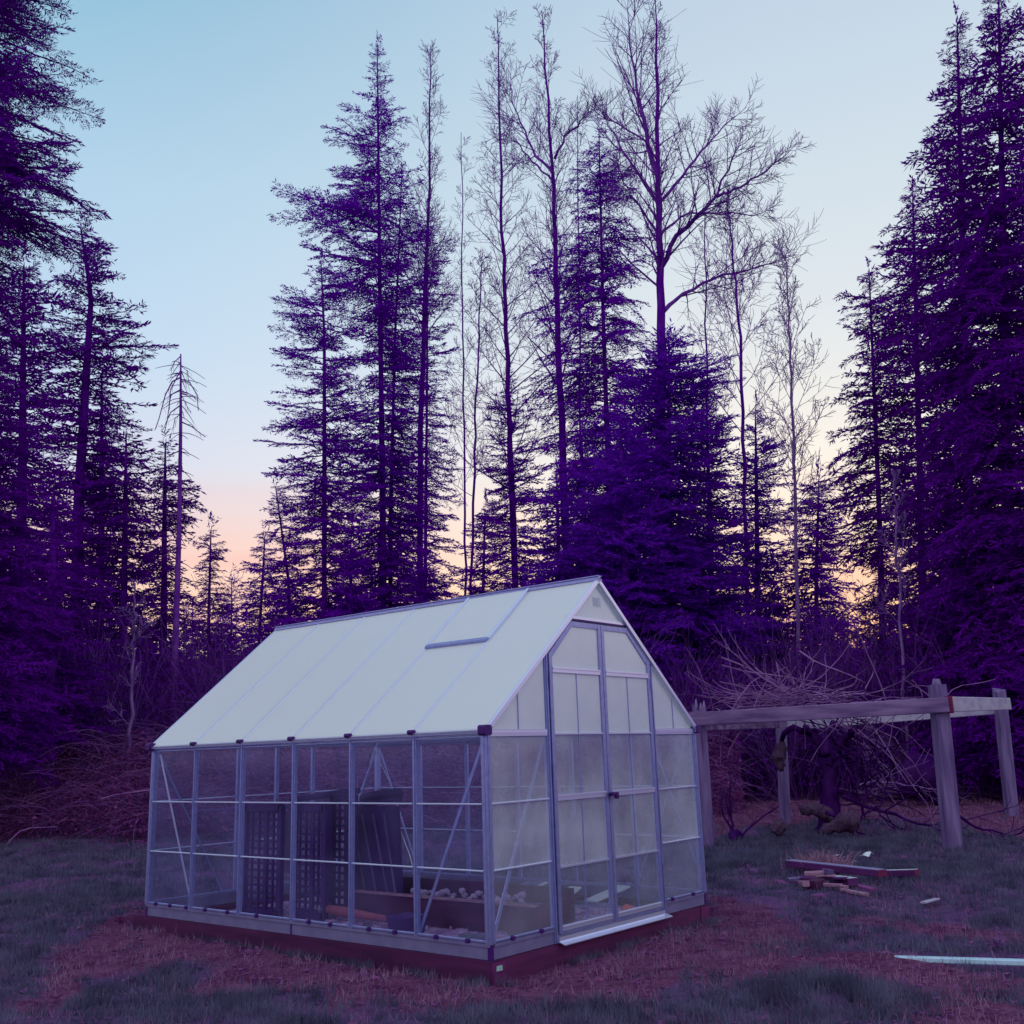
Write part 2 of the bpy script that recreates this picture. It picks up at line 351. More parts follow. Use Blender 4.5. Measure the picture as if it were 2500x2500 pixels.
def soilmask(x, y):
    j = (fbm(x*1.7, y*1.7, 21)-.5)*1.1; k = (fbm(x*1.7, y*1.7, 41)-.5)*1.1
    m_ = np.zeros(np.shape(x))
    for ox, oy in ((0,0),(.12,0),(-.12,0),(0,.12),(0,-.12)):
        a = np.zeros(np.shape(x), bool)
        for P in DIRT: a |= inpoly(x+j+ox, y+k+oy, P)
        for P in TURF: a &= ~inpoly(x+j*.7+ox, y+k*.7+oy, P)
        m_ += a/5.
    m_ = m_*(.55+.9*fbm(x*2.5, y*2.5, 77))+.35*(fbm(x*.9, y*.9, 88) > .60)
    return np.clip(m_, 0, 1)
def axis(lo, hi, step, far_):
    a = np.arange(lo, hi, step); g = [hi]; s = step
    while g[-1] < far_: s *= 1.35; g.append(g[-1]+s)
    h = [lo]; s = step
    while h[-1] > -far_: s *= 1.35; h.append(h[-1]-s)
    return np.array(h[:0:-1]+list(a)+g)
gx = axis(-7, 14, .07, 420); gy = axis(-6, 15, .07, 420)
X, Y = np.meshgrid(gx, gy, indexing='ij'); Z = gz(X, Y)
me = bpy.data.meshes.new('ground'); nx, ny = X.shape
me.vertices.add(nx*ny); me.vertices.foreach_set('co', np.stack([X,Y,Z],-1).ravel())
i = np.arange(nx*ny).reshape(nx, ny); q = np.stack([i[:-1,:-1], i[1:,:-1], i[1:,1:], i[:-1,1:]], -1).reshape(-1,4)
me.loops.add(q.size); me.loops.foreach_set('vertex_index', q.ravel())
me.polygons.add(len(q)); me.polygons.foreach_set('loop_start', np.arange(len(q))*4); me.polygons.foreach_set('use_smooth', np.ones(len(q), bool))
me.update()
at_ = me.attributes.new('bare_soil', 'FLOAT', 'POINT'); at_.data.foreach_set('value', soilmask(X, Y).ravel())
g_ = link('ground', me, M_ground); tag(g_, kind='structure')

# low wooded hill closing the valley far behind the trees
hb = MB(); pts = []
for k in range(60):
    a = YAW+R(-75+150*k/59); h = 7+7*vnoise(k*.35, 3.3, 5)+2*vnoise(k*1.3, 1, 8)
    for r, z in ((150, -1), (185, h*.8), (230, h*1.5), (330, -1)):
        pts.append((CAM[0]+math.sin(a)*r, CAM[1]+math.cos(a)*r, z))
hb.add(pts, [(k*4+j, k*4+j+1, k*4+j+5, k*4+j+4) for k in range(59) for j in range(3)], 0, True)
tag(hb.obj('hills', M_fol2), kind='structure')

# ------------------------------------------------------------------ grass
def polar(n, r0, r1, half=34, p=1.):
    r = r0+(r1-r0)*rng.random(n)**p; a = YAW+np.radians((rng.random(n)*2-1)*half)
    x = CAM[0]+np.sin(a)*r; y = CAM[1]+np.cos(a)*r
    ok = ~((x > -.05) & (x < 2.6) & (y > -.05) & (y < 3.8)); return x[ok], y[ok], r[ok]
def blades(x, y, h, w, lean, mi, soup):
    n = len(x); z = gz(x, y)-.005; a = rng.random(n)*6.283; b = rng.random(n)*6.283
    dx, dy = np.cos(a)*w/2, np.sin(a)*w/2
    l = lean*h*rng.random(n); tx, ty = x+np.cos(b)*l, y+np.sin(b)*l
    T = np.stack([np.stack([x-dx,y-dy,z],-1), np.stack([x+dx,y+dy,z],-1), np.stack([tx,ty,z+np.sqrt(np.maximum(h*h-l*l, h*h*.05))],-1)], 1)
    soup.tris(T, mi)
gs = Soup()
x, y, r = polar(430000, 3.6, 20, p=1.2); sm = soilmask(x, y); tuft = fbm(x*5, y*5, 61)*(.5+fbm(x*.8,y*.8,62))
keep = rng.random(len(x)) < (1-sm)**1.5*np.clip((tuft-.25)*3, .12, 1); x, y, r, tuft = x[keep], y[keep], r[keep], tuft[keep]
h = (.022+.07*tuft)*(.6+.8*rng.random(len(x)))*(1+.4*np.clip((r-11)/6,0,1))
blades(x, y, h, .004+.0008*r, .85, 0, gs)
for (u0, v0, rad_, hh) in [(1600,1890,.55,.15),(1560,1870,.3,.13),(1400,1625,1.1,.16),(1500,1590,.9,.16),(1650,1600,.9,.16),(1360,1640,.5,.15),(1240,1910,.3,.1),(1700,1640,.8,.12)]:
    c = on(u0, v0, 2, GZ); n = int(9000*rad_); a = rng.random(n)*6.28; rr = rad_*rng.random(n)**.6
    x = c[0]+np.cos(a)*rr; y = c[1]+np.sin(a)*rr; k = fbm(x*4,y*4,33) > .42
    x, y, rr = x[k], y[k], rr[k]; d = np.hypot(x-CAM[0], y-CAM[1])
    blades(x, y, hh*(.5+.7*rng.random(len(x)))*(1.1-rr/rad_), .003+.0006*d, .8, 0, gs)
for a_, b_, n_, off in (((-.02,-.02),(-.02,3.8),5200,-1),((-.02,-.03),(2.6,-.03),2600,0)):
    t = rng.random(n_); t = t[(vnoise(t*14, t*0+off, 55) > .42)]; w_ = np.abs(rng.normal(size=len(t)))*.07
    x = a_[0]+(b_[0]-a_[0])*t-(w_ if off < 0 else 0); y = a_[1]+(b_[1]-a_[1])*t-(0 if off < 0 else w_)
    blades(x, y, .03+.05*rng.random(len(t)), .005, .8, 0, gs)
tag(gs.obj('grass', M_grass), 'short cool green grass growing in uneven tufts over the lawn', 'grass', kind='stuff')
ss = Soup()
x, y, r = polar(190000, 3.6, 22, p=1.1); sm = soilmask(x, y); k = rng.random(len(x)) < (.22+.75*sm)*np.clip((fbm(x*6,y*6,71)-.3)*3,.08,1)
x, y, r = x[k], y[k], r[k]
blades(x, y, (.03+.05*rng.random(len(x))), .003+.0005*r, .98, 0, ss)
tag(ss.obj('straw_litter', M_straw), 'dry brown grass and straw lying on the bare soil around the greenhouse', 'straw', kind='stuff')
# dead leaves and clods
ls = Soup()
x, y, r = polar(26000, 4, 26, p=.9); sm = soilmask(x, y); k = rng.random(len(x)) < .12+.5*sm; x, y, r = x[k], y[k], r[k]
n = len(x); z = gz(x, y)+.008; s_ = (.005+.013*rng.random(n))*(1+r*.05); a = rng.random(n)*6.28; t1 = (rng.random(n)-.5)*s_
Q = np.stack([np.stack([x+s_*np.cos(a+q_), y+s_*np.sin(a+q_)*.8, z+(t1 if q_ in (0,) else 0)+.004], -1) for q_ in (0, 1.7, 3.2, 4.7)], 1)
ls.quads(Q); tag(ls.obj('leaf_litter', M_litter), 'small dead leaves and crumbs of earth scattered on the ground', 'leaf litter', kind='stuff')

# ------------------------------------------------------------------ greenhouse
L, Wd, HE, HR, HB = 3.66, 2.527, 1.327, 2.385, .076
B = L/6; SLP = (HR-HE)/(Wd/2)
DL, DR, DM = .640, 1.905, 1.272
gh = empty('greenhouse', (0, 0, 0), 'aluminium greenhouse with milky roof, clear side panels and double front doors', 'greenhouse')
n_up = np.array([-SLP, 0, 1.])/math.hypot(SLP, 1)
def rz(x): return HE+SLP*min(x, Wd-x)
# base rails
b = MB(); b.box((0,0,0),(.022,L*.5-.004,HB)); b.box((0,L*.5+.004,0),(.022,L,HB)); b.box((-.008,.0,HB-.006),(.03,L,HB+.012)); b.obj('base_rail', M_base, gh)
b = MB(); b.box((.022,0,0),(DL,.022,HB)); b.box((.03,-.008,HB-.006),(DL,.03,HB+.012)); b.obj('base_rail', M_base, gh)
b = MB(); b.box((DR,0,0),(Wd-.022,.022,HB)); b.box((DR,-.008,HB-.006),(Wd-.03,.03,HB+.012)); b.obj('base_rail', M_base, gh)
b = MB(); b.box((Wd-.022,0,0),(Wd,L,HB)); b.box((Wd-.03,0,HB-.006),(Wd+.008,L,HB+.010)); b.obj('base_rail', M_base, gh)
b = MB(); b.box((.022,L-.022,0),(Wd-.022,L,HB)); b.box((.03,L-.03,HB-.006),(Wd-.03,L+.008,HB+.010)); b.obj('base_rail', M_base, gh)
b = MB(); b.box((-.004,L*.5-.006,-.002),(.001,L*.5+.006,HB-.008)); b.obj('base_joint', M_black, gh)
for cx, cy in ((0,0),(Wd,0),(0,L),(Wd,L)):
    b = MB(); sx = 1 if cx == 0 else -1; sy = 1 if cy == 0 else -1
    b.box((cx-sx*.004, cy-sy*.004, -.003), (cx+sx*.022, cy+sy*.022, HB+.004)); b.obj('corner_bracket', M_black, gh)
# glazing channel on the base: the bright sill
def rail(p, q, w=.012, h=.012, m_=None, name='glazing_bar', up=(0,0,1), par=None):
    b = MB(); b.bar(p, q, w, h, up, bev=.003); return b.obj(name, m_ or M_alul, par or gh)
for p, q in (((.004,.02,HB+.022),(.004,L-.02,HB+.022)), ((.03,.004,HB+.022),(DL-.01,.004,HB+.022)), ((DR+.01,.004,HB+.022),(Wd-.03,.004,HB+.022)), ((Wd-.004,.02,HB+.022),(Wd-.004,L-.02,HB+.022)), ((.03,L-.004,HB+.022),(Wd-.03,L-.004,HB+.022))):
    rail(p, q, .016, .016, M_alu, 'sill')
for y in (.16,.42,.78,1.02,1.62,2.55,2.83,3.08,3.3,3.5,1.4,2.2):
    b = MB(); b.box((-.016,y,HB+.008),(.006,y+.03,HB+.03)); b.obj('sill_clip', M_black, gh)
for x in (.18,.46,2.02,2.32):
    b = MB(); b.box((x,-.016,HB+.008),(x+.03,.006,HB+.03)); b.obj('sill_clip', M_black, gh)
# posts
def post(x, y, z0, z1, sx, sy, w=.034, d=.026):
    b = MB()
    b.box((x-w/2*abs(sy)-d/2*abs(sx), y-w/2*abs(sx)-d/2*abs(sy), z0), (x+w/2*abs(sy)+d/2*abs(sx), y+w/2*abs(sx)+d/2*abs(sy), z1))
    # raised centre rib
    o = np.array([sx, sy, 0.])*(d/2+.004); r_ = .005
    b.box((x+o[0]-r_*(abs(sy)+.8*abs(sx)), y+o[1]-r_*(abs(sx)+.8*abs(sy)), z0+.01), (x+o[0]+r_*(abs(sy)+.8*abs(sx)), y+o[1]+r_*(abs(sx)+.8*abs(sy)), z1-.01))
    return b.obj('post', M_alu, gh)
for k in range(1, 6):
    post(.008, k*B, HB+.012, HE-.03, -1, 0); post(Wd-.008, k*B, HB+.012, HE-.03, 1, 0)
for x, y in ((.012,.012),(Wd-.012,.012),(.012,L-.012),(Wd-.012,L-.012)):
    b = MB(); sx = -1 if x < 1 else 1; sy = -1 if y < 1 else 1
    b.box((x-.022,y-.022,HB+.012),(x+.022,y+.022,HE-.03)); b.box((x+sx*.022-.003,y-.006,HB+.02),(x+sx*.022+.003,y+.006,HE-.04)); b.box((x-.006,y+sy*.022-.003,HB+.02),(x+.006,y+sy*.022+.003,HE-.04))
    b.obj('corner_post', M_alu, gh)
# door jambs and front / back studs
for x in (DL-.018, DR+.018):
    post(x, .008, .0, rz(x)-.03, 0, -1, .034, .03)
for x in (Wd/3, 2*Wd/3, Wd/2): post(x, L-.008, HB+.012, rz(x)-.03, 0, 1)
# eave gutter beams
for x, s in ((0,-1),(Wd,1)):
    b = MB(); b.box((x-.016,-.03,HE-.035),(x+.016,L+.03,HE-.004)); b.box((x+s*.016,-.03,HE-.030),(x+s*.030,L+.03,HE-.024)); b.box((x+s*.016,-.03,HE-.016),(x+s*.034,L+.03,HE-.010)); b.obj('eave_beam', M_alu, gh)
    for k in range(1, 6):
        b = MB(); b.obox((x+s*.030, k*B, HE-.002), np.eye(3)[[1,0,2]], (.022,.020,.014), 0, .009); b.obj('gutter_clip', M_black, gh)
    for y in (-.012, L+.012):
        b = MB(); b.obox((x+s*.020, y, HE-.012), np.eye(3)[[1,0,2]], (.030,.034,.032), 0, .012); b.obj('eave_cap', M_black, gh)
# wall panels (polycarbonate) and glazing bars
ZR = [HB+.03, .493, .878, HE-.05]
def panel(poly, nrm, th=.004, m_=M_side, name='wall_panel', par=None):
    b = MB(); b.prism(poly, nrm, th); return b.obj(name, m_, par or gh)
for k in range(6):
    y0, y1 = k*B+.019, (k+1)*B-.019
    for xw, s in ((.002,-1),(Wd-.006,1)):
        for j in range(3):
            z0, z1 = ZR[j]+.003, ZR[j+1]-.003
            panel([(xw,y0,z0),(xw,y1,z0),(xw,y1,z1),(xw,y0,z1)], (1,0,0))
        xo = -.004 if s < 0 else Wd+.004
        for j in (1, 2): rail((xo,y0,ZR[j]),(xo,y1,ZR[j]), .012, .011)
        rail((xo,y0,ZR[3]+.004),(xo,y1,ZR[3]+.004), .01, .014, M_alu)
for x0, x1 in ((.036, DL-.037), (DR+.037, Wd-.036)):
    for j in range(3):
        z0, z1 = ZR[j]+.003, ZR[j+1]-.003
        panel([(x0,.002,z0),(x1,.002,z0),(x1,.002,z1),(x0,.002,z1)], (0,1,0), m_=M_front if j else M_lowpane)
    for j in (1, 2): rail((x0,-.004,ZR[j]),(x1,-.004,ZR[j]), .012, .012)
    rail((x0,-.004,ZR[3]+.005),(x1,-.004,ZR[3]+.005), .012, .012)
    b = MB(); b.box((x0,-.010,HE-.040),(x1,.014,HE-.008)); b.box((x0,-.014,HE-.030),(x1,-.010,HE-.022)); b.obj('gable_rail', M_alul, gh)
    # small gable triangles beside the doors, in two panels with a seam
    xs = [x0, (x0+x1)/2, x1]
    for a, c in ((xs[0]+.002, xs[1]-.002), (xs[1]+.002, xs[2]-.002)):
        za, zc = rz(a)-.035, rz(c)-.035; zb = HE-.006
        P = [(a,.002,zb),(c,.002,zb)]+([(c,.002,zc)] if zc > zb+.01 else [])+([(a,.002,za)] if za > zb+.01 else [])
        if len(P) > 2: panel(P, (0,1,0), m_=M_gable)
    b = MB(); b.box((xs[1]-.004,-.003,HE-.006),(xs[1]+.004,.0015,rz(xs[1])-.04)); b.obj('panel_seam', M_alu, gh)
# back wall
xs = [.036, Wd/3, Wd/2, 2*Wd/3, Wd-.036]
for a, c in zip(xs[:-1], xs[1:]):
    a += .019; c -= .019
    for j in range(3):
        z0, z1 = ZR[j]+.003, ZR[j+1]-.003
        panel([(a,L-.006,z0),(c,L-.006,z0),(c,L-.006,z1),(a,L-.006,z1)], (0,1,0))
        if j: rail((a,L+.004,ZR[j]),(c,L+.004,ZR[j]), .012, .011)
    panel([(a,L-.006,HE-.006),(c,L-.006,HE-.006),(c,L-.006,rz(c)-.035),(a,L-.006,rz(a)-.035)], (0,1,0), m_=M_gable)
b = MB(); b.box((.036,L-.014,HE-.040),(Wd-.036,L+.010,HE-.008)); b.obj('gable_rail', M_alu, gh)
# gable header and top triangle
for yy, d in ((-.010, 1), ):
    b = MB(); xh = (2.075-HE)/SLP
    b.box((xh-.01,-.012,2.060),(Wd-xh+.01,.014,2.074)); b.obj('gable_header', M_black, gh)
    b = MB(); b.box((xh+.005,-.010,2.074),(Wd-xh-.005,.012,2.094)); b.obj('gable_header', M_alul, gh)
    a = (2.097-HE+.035)/SLP
    panel([(a,.002,2.096),(Wd-a,.002,2.096),(Wd/2,.002,HR-.04)], (0,1,0), m_=M_gable)
# sticker with faint lines
b = MB(); b.box((Wd/2-.045,-.0015,2.19),(Wd/2+.05,.0005,2.255)); st = b.obj('sticker', M_board, gh)
b = MB()
for k in range(5): b.box((Wd/2-.038,-.0028,2.199+k*.011),(Wd/2+.03-(k%2)*.015,-.0017,2.202+k*.011))
b.obj('sticker_lines', M_alu, st)
# roof
def slopept(x, y, off=0, side=0):
    z = HE+SLP*x; p = np.array([x, y, z])+n_up*off
    if side: p[0] = Wd-p[0]
    return p
for side in (0, 1):
    nn = n_up.copy(); 
    if side: nn[0] *= -1
    for k in range(6):
        y0, y1 = k*B+.006, (k+1)*B-.006
        if k == 0: y0 = -.012
        if k == 5: y1 = L+.012
        x1 = Wd/2-.012; x0 = -.028
        if k == 1 and side == 0:
            x1 = .775
        P = [slopept(x0,y0,0,side), slopept(x0,y1,0,side), slopept(x1,y1,0,side), slopept(x1,y0,0,side)]
        panel(P, nn, .006, M_roof, 'roof_panel')
    for k in range(1, 6):
        b = MB(); b.bar(slopept(-.024,k*B,.008,side), slopept(Wd/2-.01,k*B,.008,side), .015, .010, nn, bev=.003); b.obj('roof_rib', M_alul, gh)
    for y in (-.018, L+.018):
        b = MB(); b.bar(slopept(-.03,y,-.004,side), slopept(Wd/2-.004,y,-.004,side), .020, .034, nn, bev=.003); b.obj('verge', M_alul, gh)
# vent hatch
vt = MB(); P = [slopept(.770,B+.004,.014), slopept(.770,2*B-.004,.014), slopept(Wd/2-.014,2*B-.004,.014), slopept(Wd/2-.014,B+.004,.014)]
vt.prism(P, n_up, .006); vo = vt.obj('roof_vent', M_roof, gh)
b = MB(); b.bar(slopept(.765,B-.006,.018), slopept(.765,2*B+.006,.018), .030, .018, n_up, bev=.004)
b.bar(slopept(.748,B-.006,.012), slopept(.748,2*B+.006,.012), .008, .022, n_up); b.obj('vent_frame', M_alu, vo)
for y in (B+.001, 2*B-.001):
    b = MB(); b.bar(slopept(.765,y,.022), slopept(Wd/2-.012,y,.022), .022, .014, n_up, bev=.003); b.obj('vent_frame', M_alul, vo)
# ridge
b = MB(); b.box((Wd/2-.035,-.03,HR-.012),(Wd/2+.035,L+.03,HR+.004)); b.box((Wd/2-.012,-.034,HR+.004),(Wd/2+.012,L+.034,HR+.020)); b.box((Wd/2-.026,-.034,HR+.020),(Wd/2+.026,L+.034,HR+.026)); b.obj('ridge_beam', M_alu, gh)
# braces inside the walls
def brace(p, q, w=.02, t=.006, nr=(1,0,0), m_=M_alu):
    b = MB(); b.bar(p, q, t, w, np.cross(np.array(q)-np.array(p), nr)); return b.obj('brace', m_, gh)
brace((.028,3.60,1.25),(.028,3.07,.10), .016, m_=M_alul); brace((.028,.05,1.24),(.028,.61,.10), .022)
brace((.60,.028,1.24),(.05,.028,.10), .026, nr=(0,1,0)); brace((1.93,.028,1.24),(2.47,.028,.30), .022, nr=(0,1,0))
brace((Wd-.028,3.60,1.25),(Wd-.028,3.07,.10), .018); brace((Wd-.028,.05,1.24),(Wd-.028,.61,.10), .018)
brace((.05,L-.028,1.24),(.70,L-.028,.10), .02, nr=(0,1,0)); brace((Wd-.05,L-.028,1.24),(1.9,L-.028,.10), .02, nr=(0,1,0))
# roof wind braces seen through the gable
brace((.10,.045,1.36),(.75,.60,1.90), .02, nr=n_up); brace((1.15,.045,1.40),(.55,.045,1.66), .016, nr=(0,1,0))
# doors
for s, (x0, x1) in (('a', (DL+.006, DM-.003)), ('b', (DM+.003, DR-.006))):
    lft = s == 'a'; fw = .034
    xo = x0 if lft else x1; xi = x1 if lft else x0; sg = 1 if lft else -1
    zsh, zt, xt = 1.800, 2.052, (.915 if lft else 1.622)      # shoulder, top, chamfer
    b = MB(); y0 = -.016; th = .022
    b.box((min(xo,xo+sg*fw),y0,.055),(max(xo,xo+sg*fw),y0+th,zsh+.012))
    b.box((min(xi,xi-sg*fw),y0,.055),(max(xi,xi-sg*fw),y0+th,zt))
    b.box((min(xo+sg*fw*.5,xi-sg*fw),y0+.001,.045),(max(xo+sg*fw*.5,xi-sg*fw),y0+th-.001,.075))
    # chamfered head
    out_ = [(xo,zsh+.012),(xt,zt),(xi-sg*fw,zt),(xi-sg*fw,zt-fw),(xt+sg*fw*.35,zt-fw),(xo+sg*fw,zsh-.02+.012)]
    b.prism([(p,y0+.002,q) for p, q in out_[:]][::(1 if lft else -1)], (0,1,0), th-.004)
    dr = b.obj('door', M_alu, gh)
    for z, h, mm in ((1.71,.034,M_alul),(1.288,.008,M_alul),(.880,.036,M_alul),(.450,.012,M_alul),(.082,.030,M_alul)):
        bb = MB(); bb.box((min(xo+sg*fw,xi-sg*fw),y0-.003,z-h/2),(max(xo+sg*fw,xi-sg*fw),y0+th,z+h/2))
        if h > .02: bb.box((min(xo+sg*fw,xi-sg*fw),y0-.008,z+h/2-.010),(max(xo+sg*fw,xi-sg*fw),y0-.003,z+h/2-.002))
        bb.obj('door_rail', mm, dr)
    xa, xb = min(xo+sg*fw,xi-sg*fw), max(xo+sg*fw,xi-sg*fw); xm = (xa+xb)/2
    for j, (z0, z1) in enumerate(((.098,.443),(.457,.861),(.899,1.283),(1.293,1.692))):
        for a, c in ((xa+.003,xm-.002),(xm+.002,xb-.003)):
            panel([(a,-.006,z0),(c,-.006,z0),(c,-.006,z1),(a,-.006,z1)], (0,1,0), m_=(M_lowpane if z1 < .5 else M_front if z1 < 1.5 else M_gable), name='door_pane', par=dr)
        bb = MB(); bb.box((xm-.0035,-.010,z0),(xm+.0035,-.001,z1)); bb.obj('pane_seam', M_alu, dr)
    P = [(xo+sg*fw,1.728),(xi-sg*fw,1.728),(xi-sg*fw,zt-fw),(xt+sg*fw*.35,zt-fw),(xo+sg*fw,zsh-.012)]
    panel([(p,-.006,q) for p, q in P], (0,1,0), m_=M_gable, name='door_pane', par=dr)
    for z in (.35, 1.0, 1.6):
        bb = MB(); bb.box((xo-sg*.004-.005,-.026,z),(xo-sg*.004+.005,-.016,z+.09)); bb.obj('hinge', M_alu, dr)
    if not lft:
        bb = MB(); bb.tube([(xi+.004,-.018,.875),(xi+.004,-.045,.875)], .012, 8); bb.obox((xi+.016,-.052,.877), np.eye(3), (.034,.009,.012), 0, .004)
        bb.obox((xi+.040,-.050,.865), np.eye(3), (.014,.010,.022), 0, .004); bb.obj('door_handle', M_black, dr)
b = MB(); b.prism([(DL-.01,-.020,.012),(DR+.02,-.020,.012),(DR+.03,-.060,-.006),(DL+.0,-.060,-.006)], (0,0,-1), .005); b.box((DL,-.020,.0),(DR,.02,.036)); b.obj('threshold', M_alul, gh)

# timber foundation frame the greenhouse stands on
tf = empty('foundation', (0,0,-.14), 'reddish timber beams laid as a foundation frame under the greenhouse', 'timber frame')
zb0, zb1 = -.17, -.003
b = MB(); b.box((-.014,-.012,zb0),(.12,L+.16,zb1)); b.obj('side_beam', M_timber, tf)
b = MB(); b.box((Wd-.11,-.012,zb0),(Wd+.02,L+.02,zb1)); b.obj('side_beam', M_timber, tf)
b = MB(); b.box((.123,-.010,zb0),(Wd-.113,.11,zb1-.002)); b.obj('front_beam', M_timber2, tf)
b = MB(); b.box((.123,L-.1,zb0),(Wd-.113,L+.02,zb1-.002)); b.obj('back_beam', M_timber2, tf)
b = MB(); b.box((-.010,-.015,zb0),(.116,-.0125,zb1-.012)); b.obj('end_grain', M_endgrain, tf)
b = MB(); b.box((Wd-.106,-.015,zb0),(Wd+.016,-.0125,zb1-.012)); b.obj('end_grain', M_endgrain, tf)
b = MB(); b.box((.026,-.0185,-.062),(.080,-.0155,-.034)); b.obj('lumber_tag', M_tag, tf)

# ------------------------------------------------------------------ inside the greenhouse
FZ = -.045
fl = MB()
for k in range(900):
    x, y = .14+2.2*rng.random(), .14+3.3*rng.random(); s_ = .014+.018*rng.random()
    a = rng.random()*3.14; A = np.array([[math.cos(a),math.sin(a),0],[-math.sin(a),math.cos(a),0],[0,0,1]])
    if x < 1.1 and y < 2.4: fl.obox((x,y,FZ+s_*.2), A, (s_*1.5, s_*.9, s_*.6), 0, .006)
    else: fl.obox((x,y,FZ), A, (s_, s_*.9, s_*.6), 0, .006)
fl.box((.121,.111,-.12),(Wd-.112,L-.101,FZ))
tag(fl.obj('rubble_floor', M_brick), 'broken purple-grey brick rubble and gravel covering the greenhouse floor', 'gravel', kind='stuff')
# raised bed of thick boards
rb_ = empty('raised_bed', (.95,.4,FZ), 'low raised bed boxed with thick red-brown planks inside the greenhouse', 'raised bed')
bz = .15; X0, X1 = .92, 1.36
b = MB(); b.box((X0,.42,FZ),(X0+.045,2.3,bz)); b.obj('long_board', M_timber, rb_)
b = MB(); b.box((X1,.42,FZ),(X1+.045,2.3,bz+.07)); b.obj('long_board', M_timber, rb_)
b = MB(); b.box((X0+.047,.42,FZ),(X1-.002,.465,bz)); b.obj('end_board', M_timber2, rb_)
b = MB(); b.box((X0+.047,2.255,FZ),(X1-.002,2.3,bz)); b.obj('end_board', M_timber2, rb_)
b = MB(); b.box((X0-.01,.41,bz),(X0+.06,2.25,bz+.010)); b.box((X0-.005,.60,bz+.0105),(X0+.05,.72,bz+.016)); b.obj('cap_board', M_wtop, rb_)
b = MB(); b.box((X0+.047,.467,FZ),(X1-.002,2.253,.10)); b.obj('soil', M_litter, rb_)
def stone_mesh(seed, r):
    rg = np.random.default_rng(seed); V = []; n = 7; mb = MB()
    for i_ in range(1, 5):
        th = math.pi*i_/5
        for j in range(n):
            k = 1+.35*(rg.random()-.5); a = 2*math.pi*j/n
            V.append((r*k*math.sin(th)*math.cos(a), r*k*math.sin(th)*math.sin(a)*.85, r*k*math.cos(th)*.7))
    V += [(0,0,r*.68),(0,0,-r*.68)]
    Fc = [(i_*n+j,(i_+1)*n+j,(i_+1)*n+(j+1)%n,i_*n+(j+1)%n) for i_ in range(3) for j in range(n)]
    Fc += [(28,j,(j+1)%n) for j in range(n)]+[(29,21+(j+1)%n,21+j) for j in range(n)]
    mb.add(V, Fc, 0); return mb.mesh('stone')
stm = [stone_mesh(k, 1.) for k in range(4)]
for q_ in stm: q_.materials.append(M_stone)
for k in range(46):
    o = bpy.data.objects.new('stone', stm[k%4]); COL.objects.link(o); r_ = .018+.016*random.random()
    y = .62+1.15*random.random(); x = X0+.09+.13*random.random()
    o.location = (x, y, .135+r_*.9+(.028 if random.random() < .35 else 0)); o.scale = (r_,)*3; o.rotation_euler = (0,0,random.random()*6)
    tag(o, 'fist-sized pale stone heaped just behind the plank edge of the raised bed', 'stone', 'stones heaped behind the raised bed edge')
# black lattice shelf panels standing on end
def lattice(u0, u1, v0, v1, x, label, tilt=0., cols=5, rows=15):
    p0 = on(u0, v1, 0, x); p1 = on(u1, v1, 0, x); pt = on(u0, v0, 0, x)
    y0, y1 = p0[1], p1[1]; z0, z1 = FZ+.01, pt[2]
    e = empty('lattice_panel', (x, (y0+y1)/2, z0), label, 'plastic panel', 'black plastic lattice panels in the greenhouse')
    def T(x_, y_, z_): return (x_+tilt*(z_-z0)*.0, y_-tilt*(z_-z0), z_)
    b = MB()
    w = abs(y1-y0); ya, yb = min(y0,y1), max(y0,y1)
    for k in (0, 1):
        yy = ya if k == 0 else yb; b.bar(T(x,yy,z0), T(x,yy,z1), .05, .04, (1,0,0))
    b.bar(T(x,ya,z0+.02), T(x,yb,z0+.02), .04, .05); b.bar(T(x,ya,z1-.02), T(x,yb,z1-.02), .04, .06)
    b.obj('rim', M_lat, e)
    b = MB()
    for k in range(1, cols):
        yy = ya+w*k/cols; wd = .045 if k == cols//2 else .014
        b.bar(T(x,yy,z0+.04), T(x,yy,z1-.04), wd, .02, (1,0,0))
    for k in range(1, rows):
        zz = z0+(z1-z0)*k/rows; b.bar(T(x+.004,ya,zz), T(x+.004,yb,zz), .012, .021)
    b.obj('mesh_grid', M_lat, e)
    return e
lattice(460,527,1518,1718,.62,'black lattice panel standing upright, leftmost of the dark panels behind the side wall', cols=5)
lattice(553,612,1518,1705,.72,'black lattice panel standing upright beside the middle post of the side wall', cols=5)
lattice(626,668,1500,1690,1.0,'narrow black lattice panel standing upright between the middle post and the tilted tray', cols=3)
# solid tray leaning, with three pale ribs
p0 = on(672,1700,0,1.12); p1 = on(757,1700,0,1.12); zt_ = on(690,1520,0,1.12)[2]
e = empty('seed_tray', (1.12, p1[1], .05), 'dark ribbed plastic tray leaning against the shelves under the hanging roll', 'tray')
b = MB(); ya, yb = p1[1], p0[1]
b.prism([(1.12,ya,.04),(1.12,yb,.04),(1.08,yb,zt_),(1.08,ya,zt_)], (1,0,0), .03); b.obj('tray_body', M_lat, e)
b = MB()
for k in range(4):
    f0 = .12+.25*k; ylo = ya+(yb-ya)*(1-f0-.0)-.10; yhi = ya+(yb-ya)*(1-f0)+.06
    b.bar((1.075,max(ylo,ya+.01),.10),(1.06,min(yhi,yb-.01),zt_-.06), .008, .012, (1,0,0))
b.obj('tray_rib', M_old, e)
